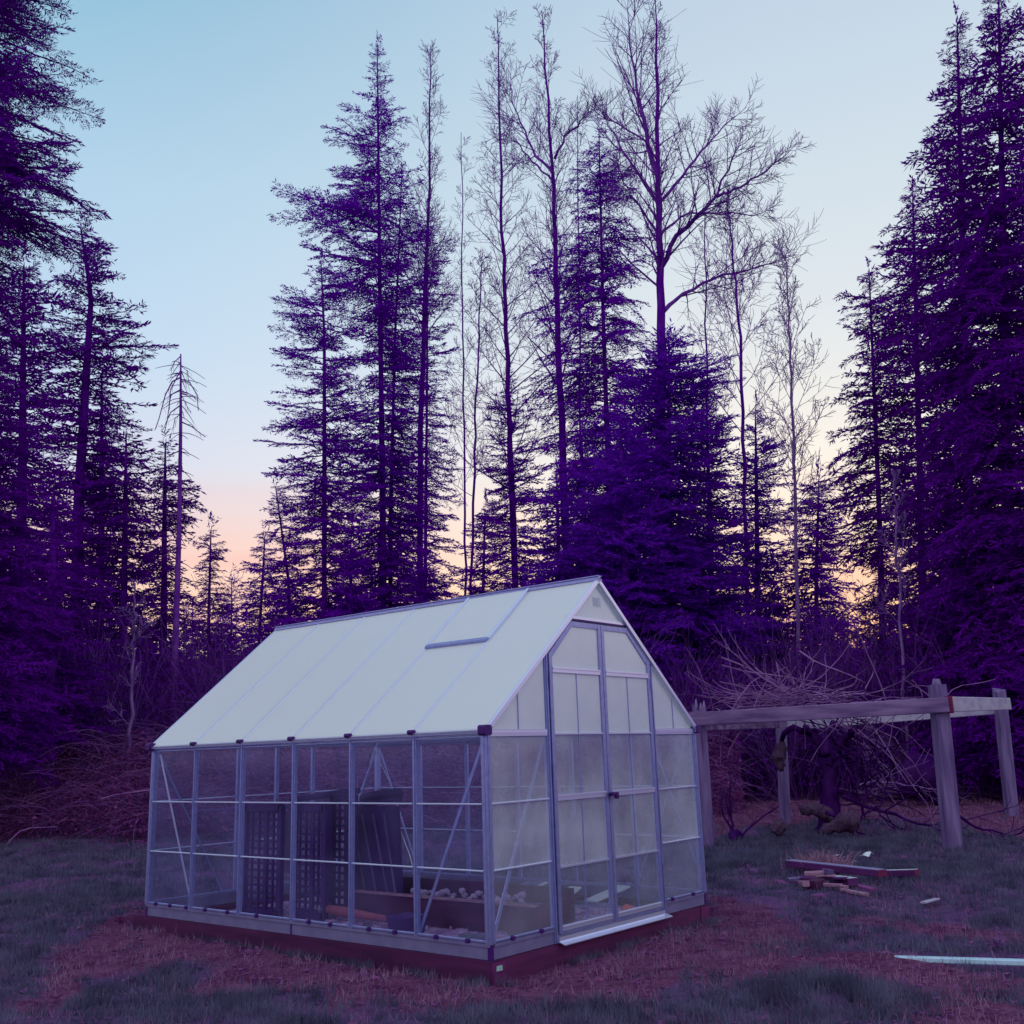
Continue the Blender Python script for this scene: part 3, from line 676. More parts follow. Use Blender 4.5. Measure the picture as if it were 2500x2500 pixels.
# hanging dark roll on two wires
q0 = on(684,1500,0,1.25); q1 = on(755,1488,0,1.25); tp = on(706,1412,0,1.25)
e = empty('hanging_shelf', tuple((q0+q1)/2), 'dark rolled mat lying on a wire sling under the roof', 'hanging shelf')
b = MB(); b.tube([q0+(0,0,-.03), (q0+q1)/2+(0,0,-.022), q1+(0,0,-.035)], [.036,.042,.040], 10); b.obj('rolled_mat', M_lat, e)
b = MB(); b.tube([q0+(0,0,-.075), q1+(0,0,-.075)], .03, 8); b.obj('rolled_mat', M_black, e)
for a in (q0+(.0,0,.005), on(738,1483,0,1.25)):
    b = MB(); b.tube([tp, a], .0035, 5); b.obj('wire', M_metal, e)
# dark shelf board along the back
s0 = on(362,1530,0,1.75); s1 = on(560,1518,0,1.75)
e = empty('dark_shelf', tuple(s0), 'long dark shelf board fixed low across the far wall posts', 'shelf')
b = MB(); b.bar(s0, s1, .2, .02); b.obj('shelf_board', M_lat, e)
b = MB(); b.bar(s0+(0,-.02,-.014), s0+(.5,-.02,-.4), .02, .02); b.bar(s1+(0,.05,-.014), s1+(.45,.05,-.4), .02, .02); b.obj('shelf_bracket', M_lat, e)
s0 = on(560,1508,0,1.5); s1 = on(668,1492,0,1.5)
b = MB(); b.bar(s0, s1, .16, .05, bev=.01); tag(b.obj('folded_tarp', M_lat), 'flat dark folded sheet resting across the tops of the lattice panels', 'tarp')
# bent bright wire
w0 = [on(u, v, 0, 1.1) for u, v in ((757,1568),(764,1590),(773,1612),(777,1628),(780,1648))]
b = MB(); b.tube(w0, .004, 5); tag(b.obj('bent_wire', M_metal), 'thin bright wire hanging beside the leaning ribbed tray', 'wire')
# grey upright board seen behind lattice
a0 = on(529,1530,0,.95); a1 = on(546,1660,0,.95)
b = MB(); b.box((.95,a1[1],.25),(.97,a0[1],a0[2])); tag(b.obj('board', M_old), 'narrow grey slat standing between two black lattice panels', 'board')
# brown rolled tube
c0 = on(612,1700,0,.75); c1 = on(742,1728,0,.62); c0[2] = .04; c1[2] = .035
e = empty('rolled_tube', tuple((c0+c1)/2), 'orange-brown rolled tube lying on the rubble floor', 'tube')
P = [c0+(c1-c0)*t+np.array([0,0,-.0]) for t in (0,.3,.6,1)]
b = MB(); b.tube(P, [.034,.038,.030,.022], 12); b.obj('tube_wall', M_tube, e)
b = MB(); b.tube([P[0]-(c1-c0)*.18, P[0]+(c1-c0)*.04], [.035,.05], 10); b.obj('green_wrap', M_teal, e)
b = MB(); b.tube([P[3]-(c1-c0)*.01, P[3]+(c1-c0)*.04], .033, 10); b.obj('end_cap', M_black, e)
# black bucket-like box
c = on(768,1745,0,.48)
e = empty('black_bin', (c[0], c[1], FZ), 'squat black plastic bin on the floor behind the side wall post', 'bin')
b = MB(); w = .10
V = [(c[0]+sx*w*k, c[1]+sy*w*k, FZ+.01+z) for z, k in ((0,.8),(.13,1)) for sx, sy in ((-1,-1),(1,-1),(1,1),(-1,1))]
b.add(V, [(3,2,1,0),(4,5,6,7)]+[(i_,(i_+1)%4,4+(i_+1)%4,4+i_) for i_ in range(4)]); b.obj('bin_body', M_lat, e)
b = MB(); b.box((c[0]-w*1.05,c[1]-w*1.05,FZ+.141),(c[0]+w*1.05,c[1]+w*1.05,FZ+.153)); b.obj('bin_rim', M_black, e)
# loose aluminium profiles
for (y0, y1, x, zz, lab) in ((.72,1.75,.16,.0,'long loose aluminium profile lying along the side sill, the longer one'),(.42,.92,.13,.015,'short loose aluminium profile lying by the side sill, the shorter one')):
    b = MB(); b.box((x-.018,y0,FZ+.02+zz),(x+.018,y1,FZ+.028+zz)); b.box((x-.018,y0,FZ+.028+zz),(x-.012,y1,FZ+.045+zz)); b.box((x+.012,y0,FZ+.028+zz),(x+.018,y1,FZ+.045+zz))
    tag(b.obj('metal_profile', M_alu), lab, 'metal profile')
# loose bricks
for k, (x, y, a) in enumerate(((.42,.62,.1),(.52,.42,.05),(.62,.70,.0),(.36,.45,.2))):
    A = np.array([[math.cos(a),math.sin(a),0],[-math.sin(a),math.cos(a),0],[0,0,1]])
    b = MB(); b.obox((x,y,FZ+.028), A, (.05,.035,.02) if k != 2 else (.03,.1,.018), 0, .006)
    tag(b.obj('loose_brick', M_brick if k != 2 else M_teal), ['reddish brick end nearest the side wall post','pale brick in the middle of the floor rubble','dark slab lying among the floor bricks','grey brick chip close to the side sill'][k], 'brick')
# bench frame of thin aluminium with white boards, seen through the doors
e = empty('bench_frame', (1.5,.6,.08), 'low frame of thin aluminium bars resting across the bed behind the doors', 'bench frame')
ZF, ZB = .115, .17
def bb_(name, a, c, za, zc, w=.014, h=.022):
    b = MB(); b.bar(on(*a, 2, za), on(*c, 2, zc), w, h); return b.obj(name, M_alu, e)
bb_('front_bar', (925,1690), (1148,1707), ZF, ZF); bb_('rear_bar', (1000,1665), (1190,1668), ZB, ZB); bb_('middle_bar', (925,1698), (1138,1714), ZF-.01, ZF-.01, .02, .006)
for a, c in (((925,1690),(1000,1665)), ((1148,1707),(1190,1668))): bb_('side_bar', a, c, ZF, ZB)
for a, c, w_, lab in (((990,1684),(1031,1665),.025,'narrow white board slanting across the bench frame, nearest the corner post'),((1056,1697),(1086,1674),.10,'middle white board laid across the bench frame behind the left door'),((1114,1700),(1178,1672),.11,'widest white board laid across the bench frame behind the door meeting line')):
    b = MB(); b.bar(on(*a, 2, ZF+.02), on(*c, 2, ZB+.02), w_, .012)
    tag(b.obj('white_board', M_board), lab, 'board')
# crumpled orange bag
c = on(1190,1718,2,.02)
b = MB(); V = []; rg = np.random.default_rng(5); n = 9
for i_ in range(n):
    a = 2*math.pi*i_/n; V.append((c[0]+.10*math.cos(a)*(1+.3*rg.random()), c[1]+.07*math.sin(a)*(1+.3*rg.random()), -.03))
for i_ in range(n):
    a = 2*math.pi*i_/n; V.append((c[0]+.06*math.cos(a)-.03, c[1]+.04*math.sin(a), .02+.04*rg.random()))
V.append((c[0]-.06, c[1], .075))
b.add(V, [(i_,(i_+1)%n,n+(i_+1)%n,n+i_) for i_ in range(n)]+[(n+i_,n+(i_+1)%n,2*n) for i_ in range(n)]+[tuple(range(n))[::-1]])
tag(b.obj('orange_bag', M_orange), 'crumpled bright orange bag on the floor behind the right door', 'bag')

# ------------------------------------------------------------------ pergola
pg = empty('pergola', tuple(on(1795,1612,2,GZ)), 'weathered grey timber pergola of four posts and rails in the yard', 'pergola')
D1, D2, D3, D4 = 13.9, 17.3, 13.3, 18.6
def ppost(ub, ut, vt, D, w, jag=False, vb=None):
    p = far(ub, 1600, D); p[2] = GZ-.15; t = far(ut, vt, D); d = t-p
    b = MB(); 
    a = math.atan2(p[1]-CAM[1], p[0]-CAM[0])+.45; A = np.array([math.cos(a),math.sin(a),0]); Bv = np.array([-math.sin(a),math.cos(a),0])
    V = []
    for z_, k in ((0,1),(.55,1.0),(.93,.98),(1,.92)):
        q_ = p+d*z_
        for sx, sy in ((-1,-1),(1,-1),(1,1),(-1,1)): V.append(q_+A*sx*w/2*k+Bv*sy*w/2*k)
    if jag:
        for i_, dz in zip(range(12, 16), (.02,-.09,.06,-.04)): V[i_] = V[i_]+np.array([0,0,dz])
    Fc = [(3,2,1,0),(12,13,14,15)]+[(r*4+i_, r*4+(i_+1)%4, r*4+4+(i_+1)%4, r*4+4+i_) for r in range(3) for i_ in range(4)]
    b.add(V, Fc); b.obj('post', M_old, pg); return p, t
P1 = ppost(1336,1318,1335,D1,.13,True); P2 = ppost(1485,1473,1362,D2,.13); P3 = ppost(1797,1768,1292,D3,.165); P4 = ppost(1917,1885,1304,D4,.16,True)
for k, (u_, v_) in enumerate(((1313,1318),(1322,1326),(1328,1322))):
    b = MB(); q_ = far(u_,1345,D1); t_ = far(u_,v_,D1); b.tube([q_, (q_+t_)/2, t_], [.03,.025,.005], 5); b.obj('splinter', M_old, pg)
b = MB(); q_ = far(1768,1300,D3); t_ = far(1766,1281,D3); b.tube([q_,t_], [.075,.04], 4); b.obj('post_top', M_old, pg)
def beam(a, b_, w, h, m_=M_oldb, ext=.05): 
    b = MB(); b.bar(a, b_, w, h, ext=ext, bev=.008); return b.obj('beam', m_, pg)
a = far(1310,1357,D1-.1); c = far(1782,1330,D3-.12); beam(a, c, .06, .175)
a2 = far(1790,1329,D3-.02); c2 = far(1903,1328,D4-.6); beam(a2, c2, .06, .18, M_pale, .02)
b = MB(); d_ = (c-a)/np.linalg.norm(c-a); b.obox(c+d_*.054, np.eye(3), (.012,.04,.10)); 
b.obj('red_beam_end', M_red, pg)
a = far(1365,1372,D1+.9); c = far(1480,1366,D2-.3); beam(far(1325,1370,D1+.15), c, .06, .12)
beam(far(1480,1368,D2), far(1885,1337,D4+.1), .07, .17, M_pale)

# ------------------------------------------------------------------ growth helpers
def bend(p0, d, Ln, n, up=0., jit=.12, rg=rng, tgt=None):
    P = [np.array(p0, float)]; d = np.array(d, float); d /= np.linalg.norm(d); st = Ln/n
    for k in range(n):
        d = d+np.array([0,0,up/n])+jit*(rg.random(3)-.5)
        d /= math.sqrt(d@d); P.append(P[-1]+d*st)
    return np.array(P)
def perp(t, az):
    ref = np.array([0,0,1.]) if abs(t[2]) < .9 else np.array([1.,0,0])
    a = np.cross(t, ref); a /= np.linalg.norm(a); b = np.cross(t, a); return a*math.cos(az)+b*math.sin(az)
def sub(P, t):
    s = t*(len(P)-1); i_ = min(int(s), len(P)-2); f = s-i_
    d = P[i_+1]-P[i_]; return P[i_]*(1-f)+P[i_+1]*f, d/(np.linalg.norm(d)+1e-9)
def twigs(sp, P, r0, Lp, lev, n, rg, ang=.75, up=.5, rmin=.009, mi=0, tmin=.2):
    """side shoots of a limb, down to the finest level"""
    for k in range(n):
        t = tmin+(1-tmin)*(k+rg.random())/n; t = min(t, .98); p, d = sub(P, t)
        q = perp(d, rg.random()*6.283); a = ang*(.7+.6*rg.random())
        dd = d*math.cos(a)+q*math.sin(a); Lc = Lp*(.30+.35*rg.random())*(1.15-.7*t)
        rc = max(rmin, r0*(1-.75*t)*.45)
        C = bend(p, dd, Lc, 5 if lev > 1 else 3, up*(.5+rg.random()), .22, rg)
        sp.twig(C, np.linspace(rc, rmin*.6, len(C)), 3, mi)
        if lev > 1: twigs(sp, C, rc, Lc, lev-1, max(3, int(n*.62)), rg, ang, up, rmin, mi, .15)
def bare_tree(name, label, D, path, r0, crown, hw, seed, nprim=34, ang=.9, up=.8, fine=.008, limbs=(), m_=None, lev=2, nsub=8, group='bare leafless trees behind the greenhouse', base_v=1440):
    """path: picture points of the trunk from base to tip; crown: fraction where branching starts; hw: half width (picture units)"""
    rg = np.random.default_rng(seed); P = np.array([far(u, v, D) for u, v in path]); P[0][2] = gz(P[0][0], P[0][1])-.2
    r0 = r0*.48; t_ = np.linspace(0, 1, len(P)); tt = np.linspace(0, 1, 24)
    P = np.stack([np.interp(tt, t_, P[:,j]) for j in range(3)], 1); P[1:-1,:2] += (rg.random((22,2))-.5)*.08
    e = empty(name, tuple(P[0]), label, 'tree', group)
    b = MB(); b.tube(P, r0*(1-tt)**.75+.012, 9); b.obj('trunk', m_ or M_bark, e)
    H = P[-1][2]-P[0][2]; sp = Soup(); hwm = hw*px(D)
    for k in range(nprim):
        f = (k+rg.random())/nprim; t = crown+(1-crown)*f*.985; p, d = sub(P, t)
        Lb = hwm*(1.0-.70*f**1.3)*(.65+.6*rg.random())*1.5; az = k*2.4+rg.random()
        q = perp(d, az); a = ang*(.75+.5*rg.random())*(1-.35*f); dd = d*math.cos(a)+q*math.sin(a)
        rb = max(fine*1.2, r0*(1-t)**.75*.40); C = bend(p, dd, Lb, 8, up*(.1+.6*rg.random()), .2, rg)
        sp.twig(C, np.linspace(rb, fine*.7, len(C)), 4)
        twigs(sp, C, rb, Lb, lev, nsub, rg, .85, up*.45, fine)
    for (pts_, r_, dz) in limbs:
        C = np.array([far(u, v, D+dz*i_/(len(pts_)-1)) for i_, (u, v) in enumerate(pts_)])
        tq = np.linspace(0, 1, 14); C = np.stack([np.interp(tq, np.linspace(0,1,len(C)), C[:,j]) for j in range(3)], 1); C[1:] += (rg.random((13,3))-.5)*.12
        r_ = r_*.62; sp.twig(C, np.linspace(r_, fine, 14), 6); Ll = np.linalg.norm(C[-1]-C[0])
        twigs(sp, C, r_, Ll*.85, 2, 22, rg, .8, .3, fine, 0, .18)
    sp.obj('branches', m_ or M_twig, e); return e

# conifer branch templates -----------------------------------------------------------
def branch_template(Ln, style, rg, sp_tw, sp_nd, nd_len, nd_w):
    n = 7; xs = np.linspace(0, Ln, n)
    if style == 'fir': zs = -.10*xs+.035*xs**2/ max(Ln,1)*2.2*.6; dr = .10
    elif style == 'hemlock': zs = .10*xs-.24*xs**2/max(Ln,1); dr = .45
    else: zs = -.22*xs-.03*xs**2/max(Ln,1); dr = .8
    ys = np.cumsum((rg.random(n)-.5)*.05*Ln); ys -= ys[0]
    A = np.stack([xs, ys, zs], 1); T = []; wood = Soup()
    wood.twig(A, np.linspace(.012+.008*Ln, .006, n), 3)
    st = sp_tw; s = .10*Ln+.05; side = 1
    tw = []
    while s < Ln:
        tw.append((s, side)); side = -side; s += st*(.6+.8*rg.random())
    tw.append((Ln*.97, 0))
    for s, sd2 in tw:
        p, d = sub(A, s/Ln*.999); tl = (.30*Ln*(1-s/Ln)**.7+.16)*(.55+.8*rg.random()); tl = min(tl, 1.1)
        a = (.95-.35*s/Ln)*sd2*(.8+.4*rg.random())
        d2 = np.array([d[0]*math.cos(a)-d[1]*math.sin(a), d[0]*math.sin(a)+d[1]*math.cos(a), d[2]+(rg.random()-.5)*.5])
        k = max(2, int(tl/sp_nd)); q = (np.arange(k)+rg.random(k)*.5)/k*tl
        C = p+np.outer(q, d2); C[:,2] -= dr*q*q/ max(tl,.3)*.9
        # needles / leaf sprays along the twig as slender triangles
        m2 = 2; sdv = np.cross(d2, [0,0,1.]); sdv /= np.linalg.norm(sdv)+1e-9
        for j in range(m2):
            sg_ = 1 if j == 0 else -1
            dirn = d2*(.7+.3*rg.random((k,1)))+sg_*sdv*(.55+.5*rg.random((k,1)))
            dirn[:,2] += (rg.random(k)-.5)*1.1-(.3*dr)
            ll = nd_len*(.6+.8*rg.random((k,1))); tip = C+dirn*ll
            wv = np.cross(dirn, rg.random((k,3))-.5); wv /= np.linalg.norm(wv, axis=1)[:,None]+1e-9; wv *= nd_w*(.5+.5*rg.random((k,1)))
            mid = C+dirn*ll*.45
            T.append(np.stack([C, mid+wv, tip], 1)); T.append(np.stack([C, tip, mid-wv*.7], 1))
        T.append(np.stack([C[:-1]-[0,0,.006], C[:-1]+[0,0,.008], C[1:]], 1))
    return np.concatenate(T), np.concatenate(wood.q)
_tc = {}
def template(Ln, style, fine):
    key = (min(range(len(TL)), key=lambda i_: abs(TL[i_]-Ln)), style, fine, int(rng.random()*3))
    if key not in _tc:
        rg = np.random.default_rng(abs(hash((key[0], len(style), fine, key[3])))%10000 if False else key[0]*100+len(style)*10+fine*5+key[3])
        a = [(.095,.034,.080,.018), (.12,.048,.105,.027), (.26,.14,.28,.055), (.15,.062,.13,.034)][fine]
        _tc[key] = branch_template(TL[key[0]], style, rg, *a)
    return _tc[key], TL[key[0]]
DENS = 3.3
TL = [.5, .9, 1.4, 2.0, 2.8, 3.8]
def conifer(name, label, D, path, prof, style='fir', seed=1, dens=5.0, fine=1, r0=.28, m_=None, group='evergreen trees standing behind the greenhouse', gap=.25, droop=0., tip=True, kind=None, soup=None, lay=.75):
    """prof: rows (v, left, right) of the outline in picture units, measured from the trunk; top row first"""
    rg = np.random.default_rng(seed); r0 *= .46; dens *= DENS*(1.5 if gap <= .16 else 1.7); P = np.array([far(u, v, D) for u, v in path]); P[0][2] = gz(P[0][0], P[0][1])-.2
    tt = np.linspace(0, 1, 20); P = np.stack([np.interp(tt, np.linspace(0,1,len(P)), P[:,j]) for j in range(3)], 1)
    zv = np.array([far(path[-1][0], v, D)[2] for v, _, _ in prof]); k_ = px(D)
    o_ = np.argsort(zv); lf = np.array([q[1] for q in prof])[o_]*k_; rt = np.array([q[2] for q in prof])[o_]*k_; zv = zv[o_]
    z0, z1 = zv[0], P[-1][2]; nb = int((z1-z0)*dens)
    e = None
    if soup is None:
        e = empty(name, tuple(P[0]), label, 'tree', group)
        b = MB(); b.tube(P, r0*(1-tt)**.8+.015, 9); b.obj('trunk', M_bark, e); sp = Soup()
    else:
        sp = soup; sp.twig(P, r0*(1-tt)**.8+.015, 5)
    tb = []; qb = []; dens = dens
    for k in range(nb):
        z = z0+(z1-z0)*((k+rg.random())/nb)**1.35; t = np.interp(z, P[:,2], tt); p, _ = sub(P, min(t, .999))
        az = rg.random()*6.283; d = np.array([math.cos(az), math.sin(az), 0]); s = d@_r
        l_, r_ = np.interp(z, zv, lf), np.interp(z, zv, rt)
        Ln = (r_*(.5+.5*s)+l_*(.5-.5*s))
        cl = fbm(az*1.3+seed*7.1, z*lay+seed, seed % 50)
        if cl < gap+.06 and rg.random() < .70: continue
        Ln *= (.62+.85*cl)*(.75+.4*rg.random()); Ln = max(Ln, .25)
        if rg.random() < .45: Ln *= .35+.45*rg.random()
        ff = 3 if (soup is None and gap <= .16 and Ln < 1.6 and rg.random() < .6) else fine
        (T, Q), TLn = template(Ln, style, ff); sc_ = Ln/TLn
        el = (.55*np.clip((z-z0)/(z1-z0), 0, 1)**2-.18-droop)*(1 if style == 'fir' else .8)+(rg.random()-.5)*.3
        ca, sa = math.cos(az), math.sin(az); ce, se = math.cos(el), math.sin(el); ro = (rg.random()-.5)*.9; cr_, sr_ = math.cos(ro), math.sin(ro)
        Mx = np.array([[ca,-sa,0],[sa,ca,0],[0,0,1]])@np.array([[ce,0,-se],[0,1,0],[se,0,ce]])@np.array([[1,0,0],[0,cr_,-sr_],[0,sr_,cr_]])*sc_
        tb.append(T@Mx.T+p); qb.append(Q@Mx.T+p)
    if tip:
        (T, Q), TLn = template(.5, style, fine); d = P[-1]-P[-2]; d /= np.linalg.norm(d)
        Mx = np.array([[0,-1,0],[0,0,1],[1,0,0]]).T*1.2; Mx = np.array([[0,1,0],[0,0,1],[1,0,0]],float)*1.3
        tb.append(T@Mx.T+P[-1]-[0,0,.35]); 
    sp.tris(np.concatenate(tb)); sp.quads(np.concatenate(qb))
    if e is not None: sp.obj('crown', m_ or M_fol, e)
    return e

# ------------------------------------------------------------------ trees
conifer('fir_tree', 'huge dark fir cut by the left edge of the photo with long layered boughs', 19, [(-70,1440),(-60,900),(-50,300),(-45,-420)],
        [(-400,20,20),(-100,110,140),(40,130,150),(60,130,190),(112,130,235),(135,130,150),(200,130,250),(240,130,140),(290,130,190),(325,130,140),(368,130,240),(400,130,130),(560,120,110),(700,120,120),(1000,150,160),(1300,150,170),(1400,130,150)], 'fir', 11, 12, 0, .42, M_folw, gap=.26, droop=.05, lay=1.15)
conifer('fir_tree', 'tall dark fir with a leaning bare-tipped top, left of the dead snag', 26, [(140,1440),(148,950),(163,700),(172,560),(152,430)],
        [(425,6,6),(470,22,45),(540,45,60),(580,75,60),(640,90,112),(700,85,92),(770,95,108),(860,100,95),(950,100,85),(1100,100,75),(1380,90,70)], 'fir', 12, 7.5, 1, .30, M_folw, gap=.16)
conifer('hemlock_tree', 'ragged hemlock left of the dead snag with drooping sprays', 25, [(232,1440),(236,1000),(238,822)],
        [(815,6,6),(850,35,45),(930,55,62),(1050,60,60),(1200,60,60),(1380,70,60)], 'hemlock', 13, 7.5, 1, .2, M_folw)
conifer('hemlock_tree', 'bushy hemlock directly behind the dead snag', 27, [(312,1440),(310,1000),(312,838)],
        [(830,6,6),(870,25,22),(945,35,62),(1000,40,45),(1100,55,52),(1200,55,52),(1380,70,60)], 'hemlock', 14, 7.5, 1, .2, M_folw)
conifer('fir_tree', 'dense dark fir filling the left edge below the long boughs', 23, [(40,1440),(42,900),(45,500)],
        [(495,6,6),(560,45,50),(700,80,75),(900,90,95),(1100,110,100),(1400,120,110)], 'fir', 15, 8.5, 1, .3, M_folw, gap=.12)
conifer('fir_tree', 'low dark fir between the leaning fir and the ragged hemlock', 30, [(190,1440),(192,950),(192,700)],
        [(700,6,6),(850,40,40),(1000,60,60),(1200,80,80),(1400,90,90)], 'fir', 16, 7, 1, .25, M_folw)
conifer('fir_tree', 'low dense fir at the far left edge of the thicket', 21, [(95,1440),(98,1100),(100,930)],
        [(920,6,6),(1000,50,45),(1150,85,80),(1400,110,110)], 'fir', 17, 9, 1, .25, M_folw, gap=.1)
conifer('hemlock_tree', 'small nodding hemlock alone in the sky gap right of the snag', 34, [(395,1440),(394,1150),(398,1000)],
        [(996,6,14),(1030,26,24),(1070,26,26),(1090,20,22),(1140,38,34),(1250,60,55),(1400,70,70)], 'hemlock', 18, 8, 1, .14, M_folw)
conifer('spruce_tree', 'smallest pointed conifer in the sky gap', 40, [(437,1440),(437,1092)], [(1090,3,3),(1110,12,12),(1145,24,24),(1300,50,50),(1400,60,60)], 'fir', 19, 8, 1, .1)
conifer('spruce_tree', 'low fir at the left foot of the central tree group', 33, [(475,1440),(492,1150),(500,1010)], [(1005,5,5),(1040,20,20),(1100,40,35),(1200,60,60),(1400,80,80)], 'hemlock', 20, 8, 1, .12)
conifer('hemlock_tree', 'young hemlock at the left edge of the central tree group', 32, [(556,1440),(545,1100),(520,918)], [(912,4,6),(950,25,20),(1010,45,35),(1080,55,50),(1250,70,60),(1400,75,75)], 'hemlock', 21, 7, 1, .13)
conifer('fir_tree', 'slender fir with thin trunk and layered crown, leftmost tall one of the central group', 31, [(612,1440),(612,900),(612,640),(606,500)],
        [(500,6,6),(540,45,60),(600,85,70),(700,100,75),(790,110,80),(880,118,85),(980,90,90),(1060,80,85),(1140,110,90),(1300,110,100)], 'fir', 22, 5.2, 1, .17, gap=.30)
conifer('fir_tree', 'tallest pointed fir of the central group with ragged boughs', 33, [(725,1440),(722,950),(716,500),(712,90)],
        [(90,3,3),(130,16,18),(180,30,40),(225,70,62),(260,100,65),(300,70,60),(330,112,70),(380,110,70),(430,200,80),(480,190,85),(520,130,90),(600,80,85),(700,60,80),(800,85,90),(900,110,90),(1020,120,100),(1100,140,110),(1300,150,120)], 'fir', 23, 4.6, 1, .27, gap=.28)
conifer('fir_tree', 'slim fir close beside the tallest fir, on its right', 34, [(738,1440),(736,1000),(745,650),(758,330)],
        [(330,6,6),(400,40,60),(480,50,85),(560,40,70),(640,45,95),(720,40,70),(800,60,60),(900,60,70),(1100,70,80),(1300,90,90)], 'fir', 24, 4, 1, .17, gap=.32)
conifer('fir_tree', 'fir whose boughs wrap the trunk of the leftmost bare tree', 35.5, [(800,1440),(803,1000),(806,700),(806,400)],
        [(395,6,6),(440,25,30),(500,30,75),(540,40,70),(620,35,60),(700,45,50),(840,50,60),(950,55,60),(1100,60,70),(1350,80,90)], 'fir', 25, 4, 1, .14, gap=.32)
conifer('spruce_tree', 'short fir between the leftmost bare trees with pink sky behind', 30, [(905,1440),(912,1100),(915,960)], [(955,5,5),(1000,30,30),(1080,55,50),(1200,75,75),(1400,85,85)], 'fir', 26, 7, 1, .13)
conifer('fir_tree', 'mid-height fir left of the pointed central fir', 33, [(975,1440),(972,1000),(960,720)], [(715,5,5),(770,45,40),(850,65,60),(950,75,75),(1100,85,80),(1400,90,90)], 'fir', 27, 5.5, 1, .18, gap=.26)
conifer('fir_tree', 'pointed fir with fine drooping sprays standing among the bare trees', 31, [(1160,1440),(1150,950),(1138,600),(1130,245)],
        [(240,3,3),(290,25,28),(330,60,60),(380,60,80),(430,60,90),(470,150,100),(530,160,100),(600,165,80),(700,150,100),(800,150,120),(900,170,140),(1100,180,160),(1350,190,170)], 'hemlock', 28, 5.2, 1, .24, gap=.24)
conifer('fir_tree', 'broad dense fir forming the darkest mass right of centre', 27, [(1265,1440),(1262,1000),(1262,640)],
        [(620,8,8),(680,60,65),(730,95,130),(780,110,90),(840,120,120),(950,150,125),(1100,180,135),(1200,190,140),(1300,190,150),(1400,180,150)], 'fir', 29, 14, 1, .33, M_fol2, gap=.06)
conifer('fir_tree', 'round-shouldered fir in front of the broad dense one, above the roof peak', 25, [(1180,1440),(1180,1000),(1170,800)], [(790,10,10),(860,60,60),(960,95,95),(1100,120,120),(1400,150,150)], 'fir', 30, 10, 1, .28, M_fol2, gap=.06)
conifer('fir_tree', 'dense fir at the left flank of the dark central mass', 28.5, [(1105,1440),(1102,1000),(1098,820)], [(815,5,5),(880,40,40),(980,75,70),(1100,95,95),(1250,110,110),(1400,120,120)], 'fir', 61, 9, 1, .2, M_fol2, gap=.08)
conifer('fir_tree', 'dense fir at the right flank of the dark central mass', 28, [(1345,1440),(1340,1000),(1332,740)], [(735,5,5),(800,35,35),(900,60,60),(1050,80,80),(1200,95,90),(1400,100,100)], 'fir', 62, 10, 1, .2, M_fol2, gap=.06)
conifer('fir_tree', 'low fir behind the ridge of the greenhouse, in the middle', 26, [(1060,1440),(1055,1100),(1050,900)], [(890,8,8),(960,50,50),(1060,80,80),(1200,110,110),(1400,130,130)], 'fir', 31, 9, 1, .2, M_fol2, gap=.14)
conifer('fir_tree', 'neat conical fir beside the thin bare tree, right of the broad dense fir', 30, [(1430,1440),(1428,1000),(1425,770)], [(765,4,4),(830,28,35),(900,45,60),(980,60,75),(1080,75,85),(1200,90,90),(1400,100,100)], 'fir', 32, 9, 1, .2, M_fol2, gap=.12)
conifer('hemlock_tree', 'low scraggy hemlock in front of the orange sunset glow', 29, [(1535,1440),(1540,1100),(1545,905)], [(900,5,5),(950,45,35),(1040,60,45),(1100,80,55),(1200,90,80),(1400,90,90)], 'hemlock', 33, 10, 1, .16, gap=.24)
conifer('fir_tree', 'slender dark fir at the left side of the right-hand wood', 26, [(1665,1440),(1660,1000),(1640,520)],
        [(515,4,4),(560,40,35),(620,48,50),(700,55,60),(780,60,60),(850,75,60),(925,110,60),(1000,95,55),(1060,60,50),(1120,55,50),(1250,60,60),(1400,90,90)], 'hemlock', 34, 7, 1, .2, M_folw, gap=.22)
conifer('fir_tree', 'mid-sized dark fir between the slender fir and the tall right-hand pair', 25, [(1740,1440),(1738,1000),(1722,365)],
        [(365,4,4),(430,40,40),(480,65,60),(560,75,70),(700,80,80),(900,70,80),(1050,50,80),(1200,80,90),(1400,110,110)], 'hemlock', 35, 7.5, 1, .26, M_folw, gap=.15)
conifer('fir_tree', 'tall dark fir with a narrow top, left of the tallest one at the right edge', 23, [(1830,1440),(1826,900),(1806,45)],
        [(45,5,5),(90,24,24),(160,40,40),(240,62,60),(320,78,70),(440,110,90),(560,130,100),(700,120,110),(900,110,110),(1100,120,120),(1400,140,140)], 'hemlock', 36, 8.5, 1, .32, M_folw, gap=.10)
conifer('fir_tree', 'tallest dark fir at the right edge of the photo', 22, [(1905,1440),(1900,900),(1884,-10)],
        [(-12,5,5),(40,26,30),(100,42,55),(200,75,80),(330,100,100),(480,120,130),(700,130,140),(1000,130,150),(1400,150,160)], 'hemlock', 37, 9, 1, .36, M_folw, gap=.08)
conifer('fir_tree', 'dark fir mostly cut off by the right edge', 21, [(1985,1440),(1980,900),(1972,180)], [(180,6,6),(350,60,60),(600,95,95),(1000,115,115),(1400,140,140)], 'fir', 38, 8.5, 1, .3, M_folw, gap=.1)
conifer('fir_tree', 'low dark fir at the foot of the right-hand wood', 24, [(1790,1440),(1790,1150),(1788,930)], [(925,6,6),(1020,60,60),(1150,90,90),(1400,120,120)], 'fir', 39, 10, 1, .2, M_folw, gap=.06)
